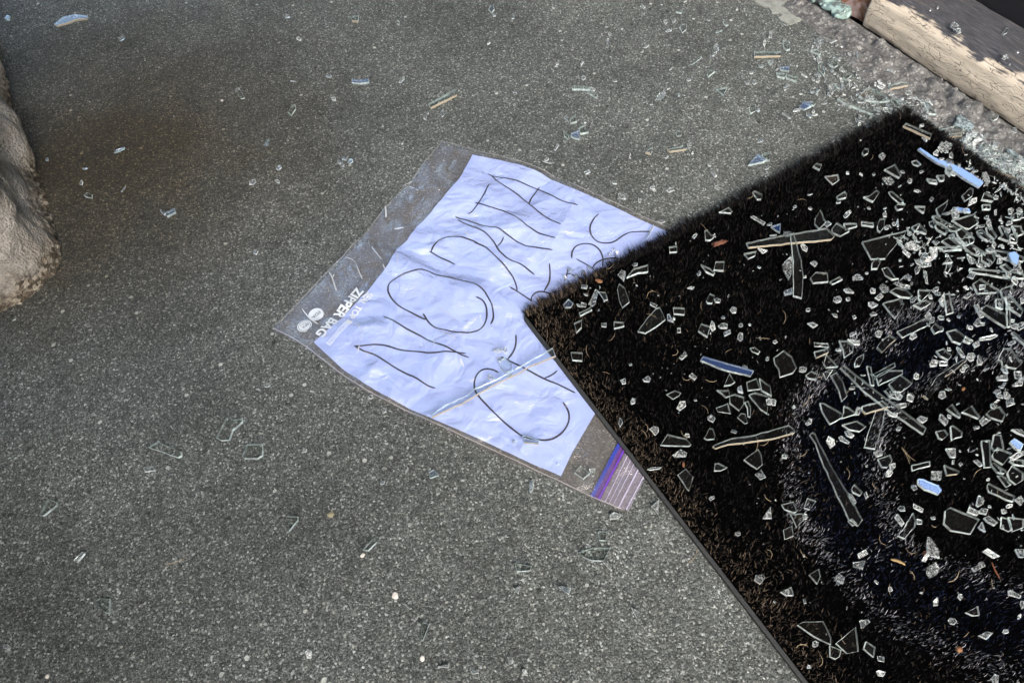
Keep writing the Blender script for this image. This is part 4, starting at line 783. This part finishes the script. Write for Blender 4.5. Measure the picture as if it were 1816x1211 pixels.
((800, 808, 3.004), '''428 165 84 26 92; 840 320 870 302 905 318 895 335 845 338; 782 405 830 408 825 455 790 452; 682 515 760 490 850 490 815 562 750 560 700 540; 810 568 820 566 858 610 852 614; 340 575 430 590 420 612 350 618; 332 705 370 698 358 738;
572 698 590 695 638 720 625 745; 958 810 1000 830 988 862; 395 1155 20 40 -30; 310 1095 40 50 0; 655 95 690 55 740 95 705 128; 735 72 768 72 762 110 750 108'''),
((750, 560, 3.459), '''470 290 500 265 548 300 540 340 510 350 480 330; 475 268 40 24 -10; 415 378 36 30 0; 535 368 36 30 0; 460 215 60 24 -15; 505 215 30 30 0; 610 740 630 735 715 765 710 785 620 780|y;
55 625 50 612 140 550 260 500 315 455 470 390 640 300 795 213 815 262 650 325 600 358 470 415 340 485 240 545 140 585|y; 828 908 18 16 0; 560 770 24 20 0'''),
((1, 1, 1), '1010 478 9 6 20; 1020 490 7 5 0; 1002 492 6 4 40; 1088 443 7 4 -30; 1094 449 6 5 0; 1082 450 5 4 0; 1034 484 9 6 0; 1045 474 7 5 30; 1028 497 7 6 0; 1154 410 4 30 28'),
]
LM = [  # things one can find, to single out each shard: words, px, py
 ('the long blue curved sliver', 1685, 300), ('the crossed glass bars', 1405, 430), ('the tip of the upright glass bar', 1413, 525), ('the large dark trapezoid plate', 1565, 435), ('the dense white glass heap', 1628, 452),
 ('the long blue straight bar', 1287, 653), ('the big diagonal glass rod', 1565, 708), ('the mat corner on the paper', 928, 566), ('the topmost mat corner', 1606, 210), ('the long wavy bar on the mat', 1335, 775),
 ('the long tapering glass spear', 1482, 850), ('the short blue glass bar', 1646, 862), ('the large cracked plate at right', 1707, 925), ('the two largest low shards', 1480, 1130), ('the orange leaf crumb', 1062, 499),
 ('the reddish leaf litter', 1274, 432), ('the curled yellow seed husk', 1592, 995), ('the curved bar with tan edge', 1672, 672), ('the thick slab at the pale ring', 1618, 582), ('the blue and purple zip', 1075, 850),
 ('the letter O', 780, 530), ('the letter N', 730, 620), ('the long strip across the paper', 870, 680), ('the stone pillar foot', 100, 470), ('the yellow shard near the top left', 127, 40), ('the tan edged strip on concrete', 787, 178),
 ('the bag corner at left', 486, 582), ('the top corner of the bag', 784, 256), ('the orange seed at lower right', 1699, 1151), ('the rounded plate on the mat', 1392, 648), ('the broken triangle of four shards', 1340, 712), ('the arrow shaped shard', 1152, 568),
 ('the door sill edge', 1700, 165), ('the brick end', 1510, 25), ('the grey green paint patch', 1390, 35), ('the curved plates above the mat', 1560, 180), ('the yellowish curved strips by the mat', 1740, 310), ('the thin red twig', 1766, 1015),
 ('the white pebble', 701, 1056), ('the clear triangle on concrete', 1060, 985), ('the ring of chips at right', 1783, 705), ('the blue tinted bar near the top', 638, 146),
]
items = []
for (ox, oy, sc), s in DATA:
    if (ox, oy, sc) == (1, 1, 1): ox = oy = 0
    for it in s.replace('\n', ' ').split(';'):
        it = it.strip()
        if not it: continue
        fl = ''
        if '|' in it: it, fl = it.split('|')
        if '#' in it: it, _nm = it.split('#')
        if '#' in fl: fl = fl.split('#')[0]
        v = [float(q) for q in it.split()]
        if len(v) == 5:
            cx_, cy_, l, w_, a_ = ox+v[0]/sc, oy+v[1]/sc, max(v[2]/sc, 2.2), max(v[3]/sc, 2.2), R(v[4])
            n = random.choice([4, 5, 5, 6]); pts = []
            ph = random.uniform(-.3, .3)
            for k in range(n):
                t = 2*math.pi*(k+random.uniform(-.22, .22))/n+math.pi/n+ph*0; ex = (abs(math.cos(t))**.75)*(1 if math.cos(t) > 0 else -1); ey = (abs(math.sin(t))**.75)*(1 if math.sin(t) > 0 else -1)
                px_, py_ = ex*l*.52, ey*w_*.52
                pts.append((cx_+px_*math.cos(a_)-py_*math.sin(a_), cy_+px_*math.sin(a_)+py_*math.cos(a_)))
            items.append(dict(p=pts, chunk=True, f=fl))
        else:
            pts = [(ox+v[i]/sc, oy+v[i+1]/sc) for i in range(0, len(v), 2)]
            items.append(dict(p=pts, chunk=False, f=fl))
# loose crumbs in the debris pile beside the mat and around the curved plates
def fill(poly, n, lo, hi):
    out = []; P = np.array(poly)
    while len(out) < n:
        x, y = random.uniform(P[:, 0].min(), P[:, 0].max()), random.uniform(P[:, 1].min(), P[:, 1].max())
        if not pip(np.array([x]), np.array([y]), poly)[0]: continue
        l = random.uniform(lo, hi); w_ = l*random.uniform(.35, .9); a_ = random.uniform(0, math.pi); nn_ = random.choice([3, 4, 4, 5]); pts = []
        if l > 6: w_ *= .6
        for k in range(nn_):
            t = 2*math.pi*(k+random.uniform(-.3, .3))/nn_; px_, py_ = math.cos(t)*l*.5, math.sin(t)*w_*.5
            pts.append((x+px_*math.cos(a_)-py_*math.sin(a_), y+px_*math.sin(a_)+py_*math.cos(a_)))
        out.append(dict(p=pts, chunk=True, f='r'))
    return out
Q8 = lambda s: [(1589+float(a_)/8, 200+float(b_)/8) for a_, b_ in zip(s.split()[::2], s.split()[1::2])]
crumbs = fill(Q8('960 340 1120 300 1300 420 1480 560 1640 640 1840 800 1840 1000 1600 860 1300 740 1000 620 900 500 880 420'), 330, 2.5, 9)
crumbs += fill(Q8('960 340 1120 280 1300 400 1480 540 1640 600 1840 760 1840 1000 1600 860 1300 740 1000 620 900 500'), 110, 8, 17)
crumbs += fill(Q8('1380 900 1600 960 1840 1080 1840 1260 1700 1180 1500 1040'), 110, 2.5, 8)
crumbs += fill([(1520, 178), (1560, 170), (1640, 180), (1660, 200), (1640, 206), (1600, 203), (1560, 200)], 60, 2, 6)
crumbs += fill([(1440, 60), (1500, 80), (1560, 120), (1600, 160), (1560, 190), (1480, 150), (1440, 100)], 60, 1.8, 5)
crumbs += fill([(1250, 0), (1340, 0), (1560, 170), (1540, 230), (1350, 220), (1200, 120)], 45, 1.6, 4)
crumbs += fill([(1330, 300), (1816, 350), (1816, 1200), (1500, 1200), (1250, 800), (1100, 600), (1000, 520), (1300, 370)], 190, 1.6, 4.5)
crumbs += fill([(1560, 400), (1816, 380), (1816, 560), (1600, 520)], 70, 2.5, 8)
crumbs += fill([(990, 490), (1040, 465), (1060, 480), (1020, 505)], 18, 2, 5)
crumbs += fill([(0, 0), (1300, 0), (900, 300), (500, 500), (0, 500)], 30, 1.6, 3.2)
MAT_TOP = .0092
crumbs += fill([(1570, 400), (1816, 380), (1816, 560), (1600, 500)], 110, 5, 15)
crumbs += fill([(1640, 560), (1816, 560), (1816, 960), (1720, 900)], 70, 4, 12)
crumbs += fill([(1640, 205), (1700, 215), (1816, 300), (1816, 390), (1700, 300), (1650, 250)], 130, 3, 10)
crumbs += fill([(1450, 110), (1560, 165), (1650, 185), (1640, 205), (1520, 215), (1440, 170)], 60, 4, 12)
crumbs += fill([(1530, 640), (1600, 700), (1570, 740), (1500, 690)], 24, 4, 11)
def support(x, y):
    if mat_sd(x, y) <= 0:
        u_, v_ = mat_uv(x, y); return (BZ1 if u_ < .003 else MAT_TOP), 'mat'
    if pip(np.array([x]), np.array([y]), BAGP)[0]: return float(bag_z(x, y))+.0002, 'bag'
    dS = (x-S1[0])*NN[0]+(y-S1[1])*NN[1]
    if dS > -.004 and (x-S1[0])*E[0]+(y-S1[1])*E[1] > 0: return None, 'sill'
    return max(0.0, float(mort_h(x, y)))+.0001, 'floor'
BAGP = [tuple(q) for q in np.vstack([btop, brig, bbot[::-1], blef[::-1]])]
placed = []
def sky_vis(p, d):
    if d[2] < .05: return False
    pd, pt = (p-S1)@NN, (p-S1)@E; dd_, dt_ = d@NN, d@E; tz = (2.6-p[2])/d[2]
    if dd_ > 1e-6 and (.022-pd)/dd_ < tz and p[2]+d[2]*(.022-pd)/dd_ < 2.6 and -3.2 < pt+dt_*(.022-pd)/dd_ < 3: return False
    if dd_ < -1e-6:
        s_ = (-1.08-pd)/dd_
        if p[2]+d[2]*s_ < .9 and -2.6 < pt+dt_*s_ < 2.2: return False
    if -1.95 < pt+dt_*tz < 1.55 and -1.5 < pd+dd_*tz < .3: return False
    return True
def build(it, gl):
    c_px = np.mean(it['p'], 0); z = 0
    for _ in range(3):
        g0 = at(c_px[0], c_px[1], z); zz, sup = support(g0[0], g0[1])
        if sup == 'sill':
            zz = .046
            g0 = at(c_px[0], c_px[1], zz); break
        z = zz+.001
    P = np.array([at(x, y, zz+.0012)[:2] for x, y in it['p']]); c = P.mean(0)
    rad_ = np.hypot(*(P-c).T).mean()
    lvl = 0
    if it['f'] != 'r':
        for (q, rr, l2) in placed:
            if np.hypot(*(q-c)) < (rad_+rr)*.62: lvl = max(lvl, l2+1)
        lvl = min(lvl, 5); placed.append((c, rad_, lvl))
    elif random.random() < .5: lvl = random.choice([0, 1, 1, 2])
    zz += lvl*.0019
    if lvl: P = np.array([at(x, y, zz+.0012)[:2] for x, y in it['p']]); c = P.mean(0)
    area = .5*sum(P[i][0]*P[(i+1) % len(P)][1]-P[(i+1) % len(P)][0]*P[i][1] for i in range(len(P)))
    if area < 0: P = P[::-1]; area = -area
    nbl = 'n' in it['f']
    th = .0026 if not it['chunk'] else min(.0022, max(.0009, rad_*1.5))
    if it['f'] == 'r': th *= .7
    # ring with small fracture jitter
    Rg = []
    nP = len(P)
    for i in range(nP):
        a_, b_ = P[i], P[(i+1) % nP]; l = np.linalg.norm(b_-a_); k = 1 if it['chunk'] else max(1, int(l/.0045))
        for j in range(k): Rg.append(a_+(b_-a_)*j/k+(rng.normal(size=2)*.00016 if j else 0))
    Rg = np.array(Rg)-c; n = len(Rg)
    sl_ = .0005 if not it['chunk'] else rad_*.22
    nrm = Rg/np.maximum(np.hypot(*Rg.T), 1e-6)[:, None]
    o1 = rng.uniform(-1, 1, (nP,)); o_b = np.interp(np.arange(n)/n*nP, np.arange(nP+1), np.r_[o1, o1[0]])[:, None]
    if nbl: sl_ = min(.0011, rad_*.45)
    top = Rg-nrm*sl_*(.25+.6*np.maximum(o_b, 0)); midr = Rg+nrm*sl_*.25*rng.uniform(-1, 1, (n, 1)); bot = Rg-nrm*sl_*(.25+.6*np.maximum(-o_b, 0))
    big = (rad_ > .006)
    tx, ty = rng.normal(size=2)*(.03 if big and not nbl else (.16 if not it['chunk'] else .32))
    if it['f'] == 'r': tx, ty = rng.normal(size=2)*.5
    if 'b' in it['f']:
        best_ = None; g3_ = np.array([c[0], c[1], zz]); vd = CP-g3_; vd /= np.linalg.norm(vd); q = P-c; ew, evc = np.linalg.eigh(q.T@q); mn = evc[:, 0]
        mj = evc[:, 1]; cand = [mn*k_+mj*j_ for k_ in np.linspace(-.62, .62, 63) for j_ in ((0, .05, -.05, .1, -.1, .15, -.15) if rad_ < .03 else (0, .04, -.04, .08, -.08))] if rad_ > .009 else [np.array([math.cos(a_), math.sin(a_)])*k_ for a_ in np.linspace(0, 6.28, 24, False) for k_ in np.linspace(0, .6, 13)]
        for gv in cand:
            nn_ = np.array([-gv[0], -gv[1], 1]); nn_ /= np.linalg.norm(nn_); cs = vd@nn_
            if cs < .25: continue
            rd = 2*nn_*cs-vd
            if sky_vis(g3_, rd):
                sc_ = -np.hypot(*gv)
                if best_ is None or sc_ > best_[0]: best_ = (sc_, gv*1.06)
        if best_ is not None: tx, ty = best_[1]; 0 and print('blue', np.round(it['p'][0]), round(rad_, 4), np.round(best_[1], 2), np.round(best_[1]@mn, 2))
        else: it['film'] = True; tx, ty = .04, -.03  # no sky to mirror here: blue reflection is painted instead
    if False:
        g3_ = np.array([c[0], c[1], zz]); vd = CP-g3_; vd /= np.linalg.norm(vd); td = np.array(BLUE_DIR); td /= np.linalg.norm(td); hv = vd+td; hv /= np.linalg.norm(hv)
        tx, ty = -hv[0]/hv[2], -hv[1]/hv[2]
        if rad_ > .009:      # a long sliver can only roll about its own length
            q = P-c; ew, evc = np.linalg.eigh(q.T@q); mn = evc[:, 0]; best_ = None
            for k_ in np.linspace(-.55, .55, 23):
                nn_ = np.array([-mn[0]*k_, -mn[1]*k_, 1]); nn_ /= np.linalg.norm(nn_); rd = 2*nn_*(vd@nn_)-vd; sc_ = rd@td
                if best_ is None or sc_ > best_[0]: best_ = (sc_, mn*k_)
            tx, ty = best_[1]
    V = []
    for ringp, hz in ((top, th), (midr, th*rng.uniform(.35, .7)), (bot, 0)):
        for q in ringp: V.append([q[0], q[1], hz+q[0]*tx+q[1]*ty])
    V = np.array(V)
    if 'b' in it['f']: V[:, 2] += 0
    if nbl or it['chunk']:
        V[:n, 2] -= th*.35*rng.uniform(0, 1, n); V[2*n:, 2] += th*.25*rng.uniform(0, 1, n)
    sink = .0006 if sup == 'mat' and lvl == 0 else 0
    V[:, 2] -= V[:, 2].min()*(.75 if sup == 'mat' and lvl == 0 else 1)
    V[:, 2] -= sink*.5
    Fc = []
    if nbl or it['chunk']:
        V = np.vstack([V, [0, 0, V[:n, 2].mean()+th*.12*rng.uniform(-1, 1)]]); tc = 3*n
        Fc += [(i, (i+1) % n, tc) for i in range(n)]
    else: Fc.append(tuple(range(n)))
    Fc.append(tuple(range(2*n, 3*n))[::-1])
    for r_ in range(2):
        for i in range(n): Fc.append(((r_+1)*n+i, (r_+1)*n+(i+1) % n, r_*n+(i+1) % n, r_*n+i))
    return V, Fc, np.array([c[0], c[1], zz]), sup, area, rad_, P, th
BLUE_DIR = (-.50, .72, .42)
built = []
for it in items:
    r_ = build(it, None); built.append((r_[4], it, r_))
built.sort(key=lambda q: -q[0])
TOPN = 296
sector = ['right of', 'below right of', 'below', 'below left of', 'left of', 'above left of', 'above', 'above right of']
ordn = ['', 'second ', 'third ', 'fourth ', 'fifth ', 'sixth ', 'seventh ', 'eighth ', 'ninth ', 'tenth ', 'eleventh ', 'twelfth ', 'thirteenth ', 'fourteenth ', 'fifteenth ', 'sixteenth ', 'seventeenth ', 'eighteenth ', 'nineteenth ', 'twentieth ']
keys = {}
info = []
for a_, it, r_ in built[:TOPN]:
    c = np.mean(it['p'], 0); ds_ = [math.hypot(c[0]-x, c[1]-y) for _, x, y in LM]; k = int(np.argmin(ds_)); _, x, y = LM[k]
    if ds_[k] < 13: sct = 'at'
    else: sct = sector[int(round(math.atan2(c[1]-y, c[0]-x)/(math.pi/4))) % 8]
    keys.setdefault((k, sct), []).append((ds_[k], len(info))); info.append((k, sct, it, r_))
rank = {}
for kk, lst in keys.items():
    for i, (_, idx) in enumerate(sorted(lst)): rank[idx] = (i, len(lst))
def shape_word(it, P):
    q = P-P.mean(0); ev = np.sqrt(np.maximum(np.linalg.eigvalsh(q.T@q), 1e-14)); el = ev[1]/ev[0]
    if el > 4: return 'long narrow'
    if el > 1.9: return 'oblong'
    if it['chunk']: return 'chunky'
    return {3: 'triangular', 4: 'four sided', 5: 'five sided'}.get(len(P), 'many sided')
def sides(me, nv, it):
    n = (nv-1)//3 if (it['chunk'] or 'n' in it['f']) else nv//3
    nc = len(me.polygons)-2*n; me.polygons.foreach_set('material_index', [0]*nc+[1]*(2*n))
for idx, (k, sct, it, r_) in enumerate(info):
    V, Fc, loc, sup, area, rad_, P, th = r_
    m = M_shatter if 'f' in it['f'] else M_chunk if (it['chunk'] and idx % 2 == 0 or 'n' in it['f'] and idx % 3) else (M_skyblue if it.get('film') else M_glassb if 'b' in it['f'] else (M_glass2 if ('n' in it['f'] or it['chunk'] and idx % 3 == 0) else M_glass))  # 'film' marks shards whose sky reflection is painted in blue
    me = mesh('glass_shard', V, Fc); me.materials.append(m)
    if m not in (M_shatter, M_chunk):
        me.materials.append(M_edgef if sup != 'mat' else (M_edgec if it['chunk'] else M_edge)); sides(me, len(V), it)
    o = obj('glass_shard', me, None); o.location = Vector(loc)
    i, nn_ = rank[idx]
    od = (ordn[i]+'nearest') if nn_ > 1 else 'only'
    place = {'mat': 'on the mat', 'bag': 'on the bag', 'floor': 'on the concrete', 'sill': 'on the sill'}[sup]
    size = 'large' if rad_ > .013 else ('medium' if rad_ > .006 else 'small')
    surf = 'blue reflecting' if 'b' in it['f'] else ('frosted' if 'f' in it['f'] else ('tan edged' if 'y' in it['f'] else 'clear'))
    if sct == 'at': lab = f'{size} {surf} {shape_word(it, P)} glass shard {od} to {LM[k][0]}'
    else: lab = f'{size} {surf} {shape_word(it, P)} glass {od} {sct} {LM[k][0]}'
    wds = lab.split()
    if len(wds) > 16: lab = ' '.join(q for q in wds if q not in (size,))
    tag(o, lab, 'glass shard', 'broken glass shards scattered over mat and floor')
    if 'y' in it['f'] and len(V) > 12:       # tan reflection painted as a strip on edges facing the camera
        n = (len(V) if not (it['chunk'] or 'n' in it['f']) else len(V)-1)//3
        d_ = -CU[:2]/np.linalg.norm(CU[:2]); best = []
        for i_ in range(n):
            j_ = (i_+1) % n; e_ = V[j_][:2]-V[i_][:2]; nv = np.array([e_[1], -e_[0]]); nv = nv/(np.linalg.norm(nv)+1e-9)
            if nv[1] < -.55: best.append((i_, j_, nv))
        VV_, FF_ = [], []
        for i_, j_, nv in best:
            b0 = len(VV_)
            for q in (i_, j_):
                for z_, ring_ in ((.96, 0), (.08, 2)):
                    pnt = V[ring_*n+q].copy(); other = V[(2-ring_)*n+q]; pnt = pnt*z_+other*(1-z_) if ring_ == 0 else pnt*.92+other*.08
                    pnt[:2] += nv*.00022; VV_.append(pnt)
            FF_.append((b0+1, b0+3, b0+2, b0))
        if FF_: obj('painted_tan_reflection', mesh('painted_tan_reflection', VV_, FF_), M_tanrefl, o)
# everything smaller, as one object
Vs, Fs, o_, Mi = [], [], 0, []
for _, it, r_ in built[TOPN:]+[(0, it, build(it, None)) for it in crumbs]:
    V, Fc, loc = r_[0], r_[1], r_[2]; V = V+loc
    n_s = (len(V)-1)//3 if (it['chunk'] or 'n' in it['f']) else len(V)//3; Mi += [0]*(len(Fc)-2*n_s)+[1]*(2*n_s)
    Vs += [tuple(q) for q in V]; Fs += [tuple(i+o_ for i in f) for f in Fc]; o_ += len(V)
me = mesh('glass_crumbs', Vs, Fs); me.materials.append(M_chunk); me.materials.append(M_edgec); me.polygons.foreach_set('material_index', Mi)
tag(obj('glass_crumbs', me, None), 'tiny crumbs of broken glass scattered over mat, floor and mortar', 'glass crumbs', None, 'stuff')

# ---------------------------------------------------------------- small litter
def blob(name, c, l, w_, h, ang, m, amp=.25, parent=None, z=None, seg=14, bend=0):
    bm = bmesh.new(); bmesh.ops.create_icosphere(bm, subdivisions=3, radius=1)
    sx0 = random.uniform(0, 50)
    for v in bm.verts:
        k = 1+amp*noise.noise(v.co*1.6+Vector((sx0, 0, 0)))+amp*.5*noise.noise(v.co*4+Vector((sx0, 0, 0)))
        x, y, z_ = v.co.x*k*l/2, v.co.y*k*w_/2, v.co.z*k*h/2; y += bend*(x/(l/2))**2*l*.5
        v.co = Vector((x*math.cos(ang)-y*math.sin(ang), x*math.sin(ang)+y*math.cos(ang), z_+h/2))
    me = bpy.data.meshes.new(name); bm.to_mesh(me); bm.free(); me.polygons.foreach_set('use_smooth', [True]*len(me.polygons))
    o = obj(name, me, m, parent)
    g0 = at(*c, MAT_TOP); zz, s_p = support(g0[0], g0[1]); zz = .0095 if s_p == 'mat' else zz
    g0 = at(*c, zz); o.location = Vector((g0[0], g0[1], zz-.0003)); return o
M_leafo = plain('orange_leaf', (.17, .085, .04), .8); M_leafr = plain('reddish_leaf', (.11, .045, .028), .8); M_seed = plain('yellow_husk', (.22, .155, .07), .6); M_twig = plain('twig', (.15, .06, .03), .8)
M_stone = plain('white_stone', (.62, .60, .54), .8); M_straw = plain('straw', (.30, .24, .16), .7)
tag(blob('leaf_crumb', (1062, 499), .0062, .0035, .0018, R(-35), M_leafo, .4), 'small orange leaf crumb on the mat near the paper edge', 'leaf crumb')
tag(blob('leaf_crumb', (1274, 433), .0115, .0045, .003, R(18), M_leafr, .9), 'crumbled reddish brown leaf on the upper left of the mat', 'leaf crumb')
tag(blob('leaf_crumb', (1700, 1151), .0042, .0036, .002, 0, M_leafo, .4), 'small orange fleck on the mat at lower right', 'leaf crumb')
tag(blob('seed_husk', (1592, 995), .0098, .0022, .0018, R(-28), M_seed, .15, bend=-.16), 'curled yellow seed husk on the lower right of the mat', 'seed husk')
tag(blob('leaf_crumb', (1708, 690), .0036, .002, .0015, R(40), M_leafo, .4), 'small orange fleck among shards right of the curved tan edged bar', 'leaf crumb')
tag(blob('leaf_crumb', (1212, 824), .0042, .0016, .0012, R(80), M_leafo, .3), 'thin orange fleck on the mat left of the long wavy bar', 'leaf crumb')
tag(blob('leaf_crumb', (1640, 981), .004, .003, .0015, R(30), M_twig, .4), 'red brown fleck beside the upright chip below the cracked plate', 'leaf crumb')
for (x, y, l, lab) in [(701, 1056, .0052, 'largest pale rounded pebble on the concrete below the bag'), (643, 985, .0036, 'round white pebble on the concrete beside a curved glass edge'), (749, 1167, .0040, 'white pebble near the bottom edge of the concrete'), (84, 1199, .0030, 'white pebble at the lower left corner of the concrete'), (394, 179, .0036, 'pale pebble on the concrete left of the upper middle'), (587, 913, .0052, 'flat yellowish chip on the concrete below the bag'), (591, 175, .0028, 'tiny white pebble beside glass chips, upper middle of the concrete')]:
    o = blob('pebble', (x, y), l, l*.8, l*.35, random.uniform(0, 3), M_stone if y != 913 else plain('dull_yellow_stone', (.27, .25, .16), .85), .25); tag(o, lab, 'pebble', 'loose pebbles on the concrete')
M_grain = plain('grey_mortar_stone', (.24, .22, .19), .9)
def fibre(pts, wd, m, name, lab, cat, zoff=.0004):
    Q = [at(*q, .010)[:2] for q in pts]; Q = np.array(Q); s = np.r_[0, np.cumsum(np.hypot(*np.diff(Q, axis=0).T))]; n = 14; t = np.linspace(0, s[-1], n)
    x = np.interp(t, s, Q[:, 0]); y = np.interp(t, s, Q[:, 1]); V = []
    for i in range(n):
        a0, a1 = max(i-1, 0), min(i+1, n-1); d = np.array([x[a1]-x[a0], y[a1]-y[a0]]); d /= np.linalg.norm(d)+1e-9; nv = np.array([-d[1], d[0]])
        zz, sp_ = support(x[i], y[i]); zz = (.0102 if sp_ == 'mat' else zz)+zoff
        r_ = wd/2*(1-.6*abs(2*i/(n-1)-1)**3)
        for k in range(6):
            a_ = k*math.pi/3; V.append((x[i]+nv[0]*math.cos(a_)*r_, y[i]+nv[1]*math.cos(a_)*r_, zz+math.sin(a_)*r_))
    Fc = [(i*6+k, i*6+(k+1) % 6, (i+1)*6+(k+1) % 6, (i+1)*6+k) for i in range(n-1) for k in range(6)]
    return V, Fc
V, Fc = fibre([(1758, 997), (1764, 1012), (1773, 1026)], .0011, M_twig, '', '', '')
tag(obj('twig', mesh('twig', V, Fc), M_twig), 'short thin red brown twig on the mat at right', 'twig')
V, Fc = fibre([(283, 995), (300, 990), (320, 981)], .0005, M_straw, '', '', '')
tag(obj('straw', mesh('straw', V, Fc), M_straw), 'fine pale straw on the concrete at lower left', 'straw')
parts = []
def hair(x, y, l, a_, cv):
    pts = []
    for k in range(4): pts.append((x+math.cos(a_)*l*k/3, y+math.sin(a_)*l*k/3)); a_ += cv
    v, f = fibre(pts, random.uniform(.00022, .00042), None, '', '', ''); parts.append((v, f))
for x, y, l, a_, cv in [(1598, 795, 34, .9, -.05), (1601, 797, 30, 1.0, .05), (1598, 793, 30, .7, .1), (1612, 1012, 18, .2, .3), (1612, 1016, 16, -.3, .4), (1607, 972, 20, 1.6, -.4), (1680, 1032, 30, .1, -.3), (1435, 700, 26, 1.5, .2), (1387, 550, 26, .6, .3), (1560, 950, 20, 2.2, -.4), (1500, 700, 20, -1.2, .2), (1340, 772, 30, 1.0, .2), (1348, 790, 20, .3, -.3), (1075, 478, 16, 0, -.2), (1242, 397, 22, .6, .1), (1200, 620, 14, .4, .6), (1240, 965, 30, 1.5, .2), (1340, 600, 26, 0, .02), (1360, 975, 18, -.3, .5)]:
    hair(x, y, l, a_, cv)
for _ in range(120):
    x, y = random.uniform(940, 1816), random.uniform(220, 1211); g0 = at(x, y, .01)
    uu_, vv_ = mat_uv(g0[0], g0[1])
    if mat_sd(g0[0], g0[1]) <= 0 and uu_ > .006 and random.random() < (.3+.7*math.exp(-uu_/.05)): hair(x, y, random.uniform(8, 22), random.uniform(0, 6.28), random.uniform(-.5, .5))
V, Fc = join(parts)
tag(obj('lint', mesh('lint', V, Fc), M_straw), 'pale loose hairs and lint strands lying on the mat', 'lint', None, 'stuff')
